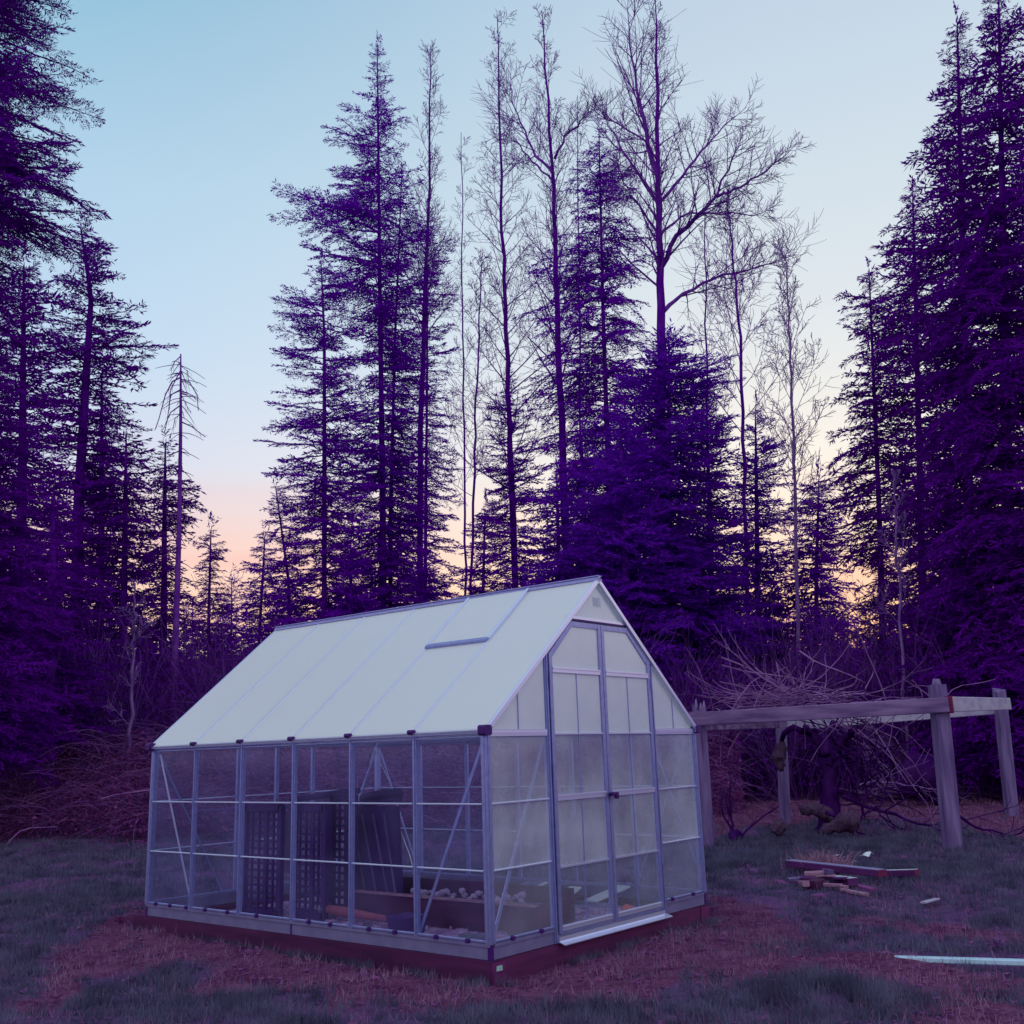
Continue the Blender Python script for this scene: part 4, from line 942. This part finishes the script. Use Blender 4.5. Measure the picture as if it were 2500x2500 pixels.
conifer('fir_tree', 'low dark fir in the right-hand corner behind the pergola', 22, [(1890,1440),(1890,1200),(1892,1000)], [(990,6,6),(1080,60,60),(1200,90,90),(1400,120,120)], 'fir', 40, 10, 1, .2, M_folw, gap=.06)
conifer('spruce_tree', 'low fir behind the roof slope, left of the ridge', 30, [(660,1440),(662,1150),(662,1010)], [(1005,5,5),(1060,40,40),(1130,60,60),(1250,90,90),(1400,95,95)], 'fir', 41, 8, 1, .16, gap=.18)
conifer('spruce_tree', 'low fir behind the roof, right of the tallest fir', 31, [(800,1440),(800,1180),(796,1040)], [(1035,5,5),(1080,35,35),(1140,60,60),(1250,90,90),(1400,95,95)], 'fir', 42, 8, 1, .16, gap=.18)
# dead snag
rg = np.random.default_rng(3); D = 24; P = np.array([far(u, v, D) for u, v in ((325,1440),(330,1250),(338,1000),(341,800),(341,668))]); P[0][2] = GZ-.2
e = empty('dead_tree', tuple(P[0]), 'dead bare snag with drooping broken branches near its tip', 'tree')
b = MB(); tt = np.linspace(0,1,16); PP = np.stack([np.interp(tt, np.linspace(0,1,5), P[:,j]) for j in range(3)], 1); b.tube(PP, .075*(1-tt)**.9+.016, 8); b.obj('trunk', M_twig, e)
sp = Soup()
for pts_, r_ in (([(341,672),(330,682),(322,700)],.014),([(341,690),(354,700),(356,720)],.01),([(341,712),(325,720),(312,745),(300,790),(292,812)],.022),([(341,735),(322,745),(316,790),(310,818)],.018),([(341,715),(358,722),(372,745),(374,775)],.016),([(341,742),(352,765),(360,778)],.012),([(340,795),(362,805),(388,825)],.018),([(340,765),(322,778),(312,800)],.018),([(340,850),(322,858),(300,852)],.016),([(340,700),(322,735),(318,775)],.015),([(341,780),(330,790),(326,812)],.012)):
    for dz in (0,):
        C = np.array([far(u+(dz*6), v+dz*10, D+dz*(i_*.35)) for i_, (u, v) in enumerate(pts_)]); sp.twig(C, np.linspace(r_, .008, len(C)), 4)
        twigs(sp, C, r_, .5, 1, 6, rg, .7, -.9, .005)
for k in range(70):
    p, d = sub(PP, .35+.63*rg.random()); a = rg.random()*6.28; C = bend(p, (math.cos(a), math.sin(a), -.1), .2+.5*rg.random(), 3, -.6, .3, rg); sp.twig(C, np.linspace(.012,.006,4), 3)
sp.obj('branches', M_twig, e)
# bare trees
bare_tree('bare_tree', 'leafless tree with upright feathery tip, leftmost of the bare trees', 35, [(790,1440),(793,900),(800,600),(808,400),(812,85)], .24, .42, 95, 51, 52, .62, .9)
bare_tree('bare_tree', 'thinnest leafless tree with a crooked stem, between two firs', 33, [(882,1440),(893,900),(902,650),(910,480)], .085, .30, 75, 52, 34, .9, .3, .008)
bare_tree('bare_tree', 'tall straight leafless tree, second from the left', 34, [(985,1440),(968,1000),(957,650),(946,380),(938,28)], .24, .30, 100, 53, 66, .85, .8)
bare_tree('bare_tree', 'tall leafless tree with forked-looking limbs, third from the left', 33, [(1078,1440),(1064,900),(1052,600),(1044,350),(1022,20)], .30, .38, 110, 54, 60, .75, .9,
          limbs=[([(1044,330),(1010,290),(985,240),(968,190),(960,150)],.09,1.5),([(1046,300),(1068,255),(1100,225),(1120,190)],.08,-1.5),([(1044,345),(1000,300),(975,270),(960,255)],.07,2)])
bare_tree('bare_tree', 'largest leafless tree with twin leaders and long spreading right limbs', 30, [(1262,1440),(1250,900),(1247,600),(1243,350),(1236,-5)], .42, .55, 100, 55, 46, .7, .8,
          limbs=[([(1243,340),(1222,260),(1200,180),(1190,90),(1184,-5)],.15,.8),([(1247,505),(1270,455),(1320,405),(1350,370),(1380,310),(1400,270)],.15,-2.5),([(1352,372),(1400,350),(1450,315),(1495,280)],.08,-1),
                 ([(1250,590),(1290,550),(1350,525),(1430,505),(1500,480)],.12,2.5),([(1246,380),(1290,330),(1330,280),(1365,240),(1405,200)],.10,1.5),([(1244,400),(1215,340),(1180,290),(1150,240),(1130,200)],.10,2),
                 ([(1243,300),(1210,260),(1160,230),(1120,215)],.07,-1.5),([(1246,440),(1290,405),(1350,400),(1420,405),(1460,395)],.07,2),([(1240,440),(1200,380),(1175,340),(1160,300)],.07,-2)])
bare_tree('bare_tree', 'thin leafless tree with a slight bend, in front of the neat conical fir', 29, [(1412,1440),(1405,950),(1398,650),(1385,500),(1372,372)], .11, .35, 100, 56, 38, .75, .8, .008)
bare_tree('bare_tree', 'thin pale leafless tree rising alone, left of the right-hand wood', 27, [(1506,1440),(1502,1000),(1494,700),(1480,475)], .09, .30, 100, 57, 38, .65, .9, .008, m_=M_bark2)
bare_tree('bare_tree', 'small pale leafless sapling in front of the right-hand wood', 22, [(1704,1440),(1700,1200),(1690,1000),(1688,900)], .05, .35, 50, 58, 14, .7, .9, .007, m_=M_bark2)
bare_tree('bare_tree', 'leafless sapling at the far left, low in front of the dark firs', 21, [(248,1440),(250,1250),(255,1100)], .06, .3, 40, 59, 12, .8, .6, .007, m_=M_bark2)
for k, (u_, D, vt_, hw_, lab) in enumerate(((1330,31,400,70,'pale thin leafless tree just right of the largest bare tree'),(870,38,250,70,'faint leafless tree filling the gap between the leftmost bare trees'),(1090,37,180,75,'faint leafless tree behind the third bare tree'))):
    bare_tree('bare_tree', lab, D, [(u_+12,1440),(u_+6,900),(u_,vt_)], .10, .45, hw_, 70+k, 26, .75, .8, .007)
# ------------------------------------------------------------------ distant wood, undergrowth
wd = Soup(); rg = np.random.default_rng(99)
for k in range(85):
    u_ = -250+2450*(k+rg.random())/85; D = 46+26*rg.random(); vt_ = 1120+60*rg.random()-(25 if 600 < u_ < 1400 else 0)+(35 if 1570 < u_ < 1700 else 0)
    if 335 < u_ < 470: vt_ = max(vt_, 1135); D = 55
    conifer('', '', D, [(u_,1440),(u_,1300),(u_,vt_)], [(vt_,2,2),(vt_+40,14,14),(vt_+120,28,28),(vt_+260,40,40)], 'fir', 200+k, 5.0, 2, .12, soup=wd, gap=.1, tip=False)
tag(wd.obj('distant_wood', M_fol2), 'dark mass of distant evergreen wood closing the horizon', 'woodland', kind='stuff')
def brush(name, label, u0, u1, Dn, Df, hfun, n_stem, seed, m_tw, m_lf, leafn, twr=.008, leafs=.035):
    rg = np.random.default_rng(seed); sp = Soup()
    for k in range(n_stem):
        u_ = u0+(u1-u0)*rg.random(); D = Dn+(Df-Dn)*rg.random(); p = far(u_, 1440, D); p[2] = gz(p[0], p[1])-.05; h = hfun(u_, D)*(.5+.7*rg.random())
        C = bend(p, (rg.random()-.5, rg.random()-.5, 1.3), h, 5, .2, .5, rg); sp.twig(C, np.linspace(twr*1.8, twr*.7, 6), 3)
        twigs(sp, C, twr*1.6, h, 1, 7, rg, .8, .4, twr*.8)
    if leafn:
        u_ = u0+(u1-u0)*rg.random(leafn); D = Dn+(Df-Dn)*rg.random(leafn)**1.0
        d = _f[None]+_r2[None]*((u_*S_-1250)/F)[:,None]; hd = np.hypot(d[:,0], d[:,1]); x = CAM[0]+d[:,0]/hd*D; y = CAM[1]+d[:,1]/hd*D
        hh = np.array([hfun(a, b_) for a, b_ in zip(u_, D)]); cl = fbm(x*.9, y*.9+3, seed)
        z = gz(x, y)+hh*rng.random(leafn)**.8*(.35+.95*cl)
        c = np.stack([x,y,z],-1); s_ = leafs*(.5+rg.random((leafn,1)))
        T = np.stack([c+s_*(rg.random((leafn,3))-.5)*2 for _ in range(3)], 1); sp.tris(T, 1)
    o = sp.obj(name, [m_tw, m_lf]); return tag(o, label, 'shrubs', kind='stuff')
brush('undergrowth', 'tall tangled dark undergrowth beneath the trees', -150, 2100, 21.5, 30, lambda u, D: (2.6+1.6*float(vnoise(u*.012, D*.2, 4)))*(.8 if 1575 < u < 1690 else 1), 2300, 301, M_brush, M_under, 240000, .008, .045)
brush('high_brush', 'dense dark evergreen brush filling the space between the tree trunks', -150, 2100, 29, 38, lambda u, D: (3.6+1.8*float(vnoise(u*.01, D*.2, 14)))*(.62 if 1575 < u < 1690 else 1), 600, 302, M_brush, M_under, 240000, .010, .085)
# bramble thicket on the left, running on behind the greenhouse
def thicket():
    rg = np.random.default_rng(77); sp = Soup()
    def Dn(u): return np.interp(u, [-150,0,280,600,1000,1340], [20.2,19.6,17.6,16.6,16.8,18.5])
    def Hh(u): return np.interp(u, [-150,0,280,600,1000,1340], [1.75,1.65,1.65,2.0,2.1,1.7])
    for k in range(5200):
        u_ = -120+1480*rg.random(); f = rg.random(); D = Dn(u_)+4*f; p = far(u_, 1440, D); h = Hh(u_)*(.35+.75*min(1, f*2.2))
        p[2] = gz(p[0], p[1])+h*rg.random()*.95
        a = rg.random()*6.28; C = bend(p, (math.cos(a), math.sin(a), .1+.6*rg.random()), .5+1.6*rg.random()**2, 7, -.9, .35, rg)
        C[:,2] = np.maximum(C[:,2], GZ+.02)
        rr = .003+.005*rg.random()**3; sp.twig(C, np.linspace(rr, .002, 8), 3, 0)
    for k in range(900):
        u_ = -120+1300*rg.random(); D = Dn(u_)-2.2*rg.random()**1.6; p = far(u_, 1440, D); p[2] = float(gz(p[0], p[1]))+.01
        a = rg.random()*6.28; C = bend(p, (math.cos(a), math.sin(a), .25), .2+.6*rg.random(), 5, -.6, .3, rg); C[:,2] = np.maximum(C[:,2], GZ+.02); sp.twig(C, np.linspace(.005,.002,6), 3, 0)
    n = 120000; u_ = -120+1480*rg.random(n); f = rg.random(n); D = Dn(u_)+4.2*f
    d = _f[None]+_r2[None]*((u_*S_-1250)/F)[:,None]; hd = np.hypot(d[:,0], d[:,1]); x = CAM[0]+d[:,0]/hd*D; y = CAM[1]+d[:,1]/hd*D
    z = gz(x, y)+Hh(u_)*(.25+.75*np.minimum(1, f*2.2))*rg.random(n)**.8*(.55+.75*fbm(x*1.2, y*1.2, 7))
    c = np.stack([x,y,z],-1); s_ = (.018+.028*rg.random((n,1))); T = np.stack([c+s_*(rg.random((n,3))-.5)*2 for _ in range(3)], 1)
    k = rg.random(n) < .82; sp.tris(T[k], 1); sp.tris(T[~k], 2)
    return sp.obj('bramble_thicket', [M_bramble, M_bleaf, M_litter])
tag(thicket(), 'waist-high reddish bramble thicket of arching canes along the lawn edge', 'brambles', kind='stuff')
# pale arching canes that stand out
for k, (pts_, lab) in enumerate((([(8,1600),(20,1585),(38,1568),(60,1562),(110,1560)], 'pale arched cane lying on the thicket at the far left'), ([(190,1508),(215,1500),(270,1492),(310,1488)], 'long pale cane arching across the top of the thicket beside the greenhouse'), ([(150,1640),(170,1622),(200,1608),(245,1602)], 'pale curved cane low in the middle of the thicket'), ([(120,1625),(165,1622),(205,1617)], 'straight pale cane lying at the foot of the thicket'))):
    C = np.array([far(u, v, 17.3 if u > 110 else 18.2) for u, v in pts_]); b = MB(); b.tube(C, np.linspace(.014,.008,len(C)), 5)
    tag(b.obj('bramble_cane', M_twig2), lab, 'cane')

# ------------------------------------------------------------------ the old vine on the pergola
D = 15.6; rg = np.random.default_rng(8)
bp_ = far(1562,1440,D); bp_[2] = gz(bp_[0], bp_[1])
vn = empty('grapevine', tuple(bp_), 'gnarled old vine with thick dark trunk carrying tangled pale canes over the pergola', 'vine')
b = MB(); C = np.array([far(u, v, D) for u, v in ((1562,1572),(1565,1530),(1566,1480),(1564,1440),(1558,1408),(1545,1388))]); C[0][2] -= .1
C = np.stack([np.interp(np.linspace(0,1,22), np.linspace(0,1,6), C[:,j]) for j in range(3)], 1)
b.tube(C+(rg.random((22,3))-.5)*.05, np.interp(np.linspace(0,1,22),[0,.12,.5,.72,1],[.22,.15,.105,.13,.08])*(.9+.25*rg.random(22)), 10)
for pts_, r_ in (([(1560,1425),(1545,1400),(1530,1385),(1520,1372)],.07),([(1566,1425),(1585,1400),(1600,1388),(1612,1375)],.07),([(1562,1415),(1566,1385),(1570,1360)],.06),([(1530,1385),(1500,1372),(1480,1380),(1476,1400),(1470,1425)],.05),([(1585,1405),(1615,1402)],.05)):
    C = np.array([far(u, v, D+(rg.random()-.5)*.5) for u, v in pts_]); C = np.stack([np.interp(np.linspace(0,1,8), np.linspace(0,1,len(C)), C[:,j]) for j in range(3)], 1)
    b.tube(C+(rg.random((8,3))-.5)*.03, np.linspace(r_, r_*.6, 8), 8)
b.obj('trunk', M_gnarl, vn)
sp = Soup()
for k in range(100):                                   # canes lying over the top
    c = far(1500+(rg.normal())*38, 1318+10*rg.normal(), D-1.2+2.4*rg.random()); a = math.pi*(rg.random() < .55)+(rg.random()-.5)*2.6
    d = _r*math.cos(a)+np.array([math.sin(YAW), math.cos(YAW), 0])*math.sin(a)*.8+np.array([0,0,.35*(rg.random()-.25)])
    C = bend(c, d, +.4+1.1*rg.random(), 9, -.5+1.2*rg.random(), .55, rg); r_ = .007+.008*rg.random(); sp.twig(C, np.linspace(r_, .004, len(C)), 3)
    if rg.random() < .35: twigs(sp, C, r_, .9, 1, 4, rg, .6, .2, .004)
for pts_ in ([(1360,1255),(1410,1268),(1470,1275),(1560,1290)],[(1360,1240),(1400,1255),(1450,1280)],[(1358,1287),(1400,1295),(1440,1318)],[(1340,1305),(1370,1330),(1400,1345)],[(1508,1228),(1540,1250),(1600,1272),(1632,1288)],[(1650,1245),(1648,1270),(1632,1300)],[(1395,1235),(1410,1270),(1430,1310)],[(1465,1250),(1475,1300),(1480,1330)],[(1480,1330),(1380,1335),(1340,1365),(1320,1380)]):
    C = np.array([far(u, v, D-.6+.8*rg.random()) for u, v in pts_]); C = np.stack([np.interp(np.linspace(0,1,8), np.linspace(0,1,len(C)), C[:,j]) for j in range(3)], 1)
    sp.twig(C, np.linspace(.014,.006,8), 4)
for k in range(14):                                    # canes falling to the right
    u0, v0 = 1560+70*rg.random(), 1345+25*rg.random(); u1, v1 = u0+60+120*rg.random(), v0+60+150*rg.random()
    a_, c_ = far(u0, v0, D-.6+rg.random()), far(u1, v1, D-.4+rg.random()); m_ = (a_+c_)/2+np.array([0,0,.15+.25*rg.random()])
    t_ = np.linspace(0,1,9)[:,None]; C = a_*(1-t_)**2+2*m_*t_*(1-t_)+c_*t_**2; sp.twig(C+np.cumsum(rg.random((9,3))-.5,0)*.13, np.linspace(.012,.005,9), 3)
    if k % 3 == 0: twigs(sp, C, .008, .8, 1, 5, rg, .6, -.3, .004)
for k in range(45):                                    # hanging along the rails
    t = rg.random(); a_ = far(1340+440*t, 1340-12*t, D1-.3+1.5*rg.random()); C = bend(a_, (rg.random()-.5, rg.random()-.5, -.3+rg.random()*.8), .3+.8*rg.random(), 6, -.8, .4, rg); sp.twig(C, np.linspace(.008,.004,7), 3)
sp.obj('canes', M_twig2, vn)
sp = Soup()
for k in range(70):
    p, d = sub(np.array([far(1650,1520,D),far(1600,1440,D),far(1590,1400,D)]), rg.random()); C = bend(p+(rg.random(3)-.5)*.5, (rg.random()-.5, rg.random()-.5, rg.random()-.3), .4+.9*rg.random(), 6, -.2, .5, rg); sp.twig(C, np.linspace(.014,.006,7), 3)
sp.obj('dark_canes', M_gnarl, vn)
# moss cushion at the left arm
def blob(name, label, cat, pts_, rad, m_, seed, D_, parent=None, n=14):
    rg = np.random.default_rng(seed); C = np.array([far(u, v, D_) for u, v in pts_]); t = np.linspace(0,1,12)
    C = np.stack([np.interp(t, np.linspace(0,1,len(C)), C[:,j]) for j in range(3)], 1); rr = np.interp(t, np.linspace(0,1,len(rad)), rad)*(.85+.3*rg.random(12)); rr[0] *= .4; rr[-1] *= .4
    b = MB(); b.tube(C, rr, n); me_ = b.mesh(name); co = np.zeros(len(me_.vertices)*3); me_.vertices.foreach_get('co', co); co += (rg.random(len(co))-.5)*.035; me_.vertices.foreach_set('co', co)
    o = link(name, me_, m_, parent); 
    if label: tag(o, label, cat)
    return o
blob('moss_cushion', None, None, ((1476,1400),(1470,1430),(1474,1455)), (.06,.10,.05), M_moss, 2, D, vn)
blob('mossy_log', 'mossy branch stub lying left of the vine trunk, with a pale cut end', 'log', ((1508,1528),(1530,1525),(1560,1535),(1572,1548)), (.07,.09,.10,.08), M_moss, 3, 15.2)
blob('mossy_log', 'rounded mossy log end rising to the right in front of the vine trunk', 'log', ((1545,1572),(1575,1560),(1600,1548),(1618,1558)), (.04,.08,.14,.11), M_moss, 4, 14.6)
blob('mossy_stump', 'small mossy stump at the foot of the second pergola post', 'stump', ((1462,1572),(1470,1560),(1480,1568)), (.08,.11,.07), M_moss, 5, 14.4)
# small forked dead plant
D = 14.6; e0 = far(1386,1440,D); e0[2] = gz(e0[0], e0[1])
e = empty('dead_shrub', tuple(e0), 'small dead forked shrub with three bare stems behind the greenhouse corner', 'shrub'); sp = Soup()
for pts_, r_ in (([(1388,1590),(1378,1560),(1365,1540),(1360,1515),(1366,1490)],.022),([(1386,1585),(1380,1545),(1376,1510),(1378,1480),(1377,1450)],.016),([(1390,1588),(1410,1565),(1440,1540),(1470,1520)],.02),([(1384,1560),(1374,1530),(1368,1505)],.018)):
    C = np.array([far(u, v, D) for u, v in pts_]); sp.twig(C, np.linspace(r_, .006, len(C)), 5); twigs(sp, C, r_, .5, 1, 4, rg, .6, .4, .005)
sp.obj('stems', M_gnarl, e)
b = MB(); c = far(1388,1592,D); c[2] = gz(c[0], c[1])+.06; b.tube([c-[.12,.02,.05], c-[.04,0,-.02], c+[.05,0,.02], c+[.13,.03,-.05]], [.02,.08,.08,.02], 9); b.obj('root_ball', M_gnarl, e)
# fallen branches across the right ground
for k, (pts_, r_, m_, lab, Dd) in enumerate((([(1590,1500),(1640,1520),(1700,1545),(1760,1560),(1800,1575)],.035,M_gnarl,'dark fallen branch sloping down to the tall right pergola post',15.5),([(1620,1480),(1680,1475),(1760,1490),(1800,1500)],.02,M_bark2,'pale fallen pole behind the right pergola post',20),([(1790,1520),(1830,1560),(1900,1575),(1950,1560)],.022,M_gnarl,'dark twiggy branch on the ground right of the tall post',14.5),([(1560,1530),(1610,1560),(1650,1590)],.03,M_gnarl,'short dark branch lying right of the mossy log',14.8))):
    C = np.array([far(u, v, Dd) for u, v in pts_]); e = empty('fallen_branch', tuple(C[0]), lab, 'branch'); sp = Soup()
    C = np.stack([np.interp(np.linspace(0,1,12), np.linspace(0,1,len(C)), C[:,j]) for j in range(3)], 1)+(rg.random((12,3))-.5)*.06
    gl_ = gz(C[:,0], C[:,1])+.03; C[:,2] = np.maximum(C[:,2], gl_); sp.twig(C, np.linspace(r_, .008, 12), 5); twigs(sp, C, r_, 1.6, 2, 7, rg, .8, .1, .006); sp.obj('wood', m_, e)
# heap of pale brush far right
sp = Soup()
for k in range(260):
    c = far(1690+rg.normal()*38, 1492+rg.normal()*7, 21.5+rg.random()); c[2] = max(c[2], gz(c[0], c[1])); a = .1+(rg.random()-.5)*.7
    C = bend(c, _r*math.cos(a)+np.array([0,0,-.2*math.sin(a)]), .4+1.2*rg.random(), 4, -.3, .25, rg); sp.twig(C, np.linspace(.014,.006,5), 3)
tag(sp.obj('brush_pile', M_twig2), 'low pale heap of cut branches beyond the pergola', 'brush pile')
D = 20.5; c = far(1738,1480,D); c[2] = gz(c[0], c[1])
blob('tree_stump', 'large dark stump or root mass behind the tall right pergola post', 'stump', ((1700,1500),(1735,1460),(1760,1470),(1790,1525)), (.2,.36,.34,.15), M_gnarl, 9, D, n=16)

# ------------------------------------------------------------------ wood pile
def plank(u0, v0, D0, u1, v1, D1_, w, h, z0, label, m_, end=None, name='timber_offcut', lift=0):
    a, c = far(u0, v0, D0), far(u1, v1, D1_); a[2] = float(gz(a[0], a[1]))+z0+h/2; c[2] = float(gz(c[0], c[1]))+z0+h/2+lift
    e = empty(name, tuple(a), label, 'timber', 'loose timber in the wood pile')
    b = MB(); b.bar(a, c, w, h, bev=.006); b.obj('board', M_side_w if m_ in (M_plank, M_pale) else m_, e)  # under a top sheet the board takes dark wood: side shade put into the colour
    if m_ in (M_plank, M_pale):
        b = MB(); b.bar(a+[0,0,h/2+.002], c+[0,0,h/2+.002], w-.01, .004); b.obj('lit_top_face', m_ if m_ is M_plank else M_ptop, e)  # thin top sheet in a lighter tone, painting the sky-lit top
    if end:
        d = (c-a)/np.linalg.norm(c-a); b = MB(); b.bar(c+d*.001, c+d*.005, w-.004, h-.004); b.obj('sawn_end', end, e)
    return e
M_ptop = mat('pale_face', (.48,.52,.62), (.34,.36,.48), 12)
M_side_w = mat('dark_wood_and_side_shade', (.07,.008,.10), (.12,.02,.15), 12, stretch=(.4,.4,1))  # whole dark boards, and painted shade on the sides of light-topped ones
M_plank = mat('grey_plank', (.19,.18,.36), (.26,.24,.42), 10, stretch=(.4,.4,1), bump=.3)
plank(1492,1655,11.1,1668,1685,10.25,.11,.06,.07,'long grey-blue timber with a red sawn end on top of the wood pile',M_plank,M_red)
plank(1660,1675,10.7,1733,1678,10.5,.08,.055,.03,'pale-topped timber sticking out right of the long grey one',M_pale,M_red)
plank(1487,1672,10.45,1513,1668,10.5,.09,.05,.0,'short flat block at the left end of the wood pile',M_old)
plank(1520,1668,10.3,1556,1668,10.3,.12,.035,.10,'flat board scrap lying tilted under the long timber',M_wtop)
plank(1508,1682,10.1,1524,1702,9.7,.06,.05,.02,'pale stubby stick of wood pointing down, left of the square block',M_wtop)
plank(1532,1700,9.75,1548,1685,9.9,.10,.07,.0,'square reddish block at the front of the pile',M_timber,M_wtop,lift=.03)
plank(1560,1690,9.95,1600,1700,9.75,.05,.045,.01,'thin split stick in the middle of the pile',M_wtop)
plank(1556,1697,9.8,1592,1692,9.8,.03,.03,.03,'thinnest pale sliver crossing the front of the pile',M_wtop)
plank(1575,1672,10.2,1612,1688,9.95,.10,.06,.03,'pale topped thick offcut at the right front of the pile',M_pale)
plank(1590,1702,9.6,1640,1708,9.45,.035,.03,.0,'narrow stick on the grass at the right front of the pile',M_wtop)
plank(1540,1710,9.5,1560,1712,9.45,.14,.03,.0,'flat reddish scrap half sunk in the grass before the pile',M_litter)
plank(1560,1662,10.7,1580,1668,10.6,.08,.05,.05,'small chunk tucked behind the square block',M_old)
plank(1500,1690,9.95,1522,1680,10.1,.10,.02,.04,'thin dark split board standing askew at the left of the pile',M_side_w)
plank(1515,1676,10.25,1600,1694,9.95,.08,.02,.07,'long thin dark lath crossing the middle of the pile',M_side_w)
plank(1600,1680,10.1,1650,1692,9.9,.07,.03,.0,'dark wedge of wood under the right front offcut',M_litter)
plank(1548,1674,10.15,1572,1682,10.0,.09,.018,.09,'pale splintered flake lying on top of the square block',M_wtop)
plank(1470,1680,10.3,1490,1690,10.1,.07,.03,.0,'small pinkish flake of wood in the grass left of the pile',M_litter)
# dried grass clump on the pile
sp = Soup(); c = far(1553,1655,11.2); c[2] = float(gz(c[0],c[1]))
for k in range(420):
    p = c+[rng.normal()*.11, rng.normal()*.11, .02]; C = bend(p, (rng.random()-.5, rng.random()-.5, .4), .08+.14*rng.random(), 4, -.3, .5); sp.twig(C, np.linspace(.004,.002,5), 3)
tag(sp.obj('straw_clump', M_wtop), 'tuft of dry straw just behind the long grey timber', 'straw')
for u0, v0, hh, lab in ((1410,1650,.2,'small curl of dry weed right of the greenhouse corner'),(1880,1790,.12,'little dry weed above the white strip')):
    sp = Soup(); c = on(u0, v0, 2, GZ); c[2] = float(gz(c[0],c[1]))
    for k in range(26):
        C = bend(c+[rng.normal()*.006, rng.normal()*.006, 0], (rng.random()-.5, rng.random()-.5, 1), hh*(.5+rng.random()*.5), 6, -1.3, .5); sp.twig(C, np.linspace(.004,.002,7), 3)
    tag(sp.obj('dry_weed', M_twig2), lab, 'weed')
for u0, v0, s_, lab in ((1635,1626,.07,'crumpled pale paper scrap, the larger of two on the grass behind the wood pile'),(1612,1634,.04,'smaller crumpled pale scrap on the grass behind the wood pile'),(1578,1622,.04,'tiny pale curl of bark on the grass')):
    c = on(u0, v0, 2, GZ); c[2] = float(gz(c[0],c[1]))+.03; rg2 = np.random.default_rng(int(u0)); b = MB()
    V = [(c[0]+s_*(i_-1)+.02*rg2.random(), c[1]+s_*(j-1)*.8, c[2]+s_*.8*rg2.random()) for i_ in range(3) for j in range(3)]
    b.add(V, [(0,3,4,1),(1,4,5,2),(3,6,7,4),(4,7,8,5)]); me_ = b.mesh('paper'); o = link('paper_scrap', me_, M_board); mo = o.modifiers.new('solid', 'SOLIDIFY'); mo.thickness = .003
    tag(o, lab, 'scrap')
a, c = on(1742,1703,2,GZ+.03), on(1768,1696,2,GZ+.03); b = MB(); b.bar(a, c, .05, .014, bev=.004); tag(b.obj('grey_stake', M_pale), 'short pale stick on the grass right of the wood pile', 'stick')
# long white strip lying on the ground at the right
a, c = on(1688,1799,2,GZ+.03), on(1990,1822,2,GZ+.035); a[2] = GZ+.0; c[2] = GZ+.045
b = MB(); b.bar(a, c, .035, .030, bev=.005); b.bar(a+[0,0,.016], c+[0,0,.016], .008, .008)
tag(b.obj('white_strip', M_white), 'long white metal strip lying on the ground at the right edge', 'metal strip')
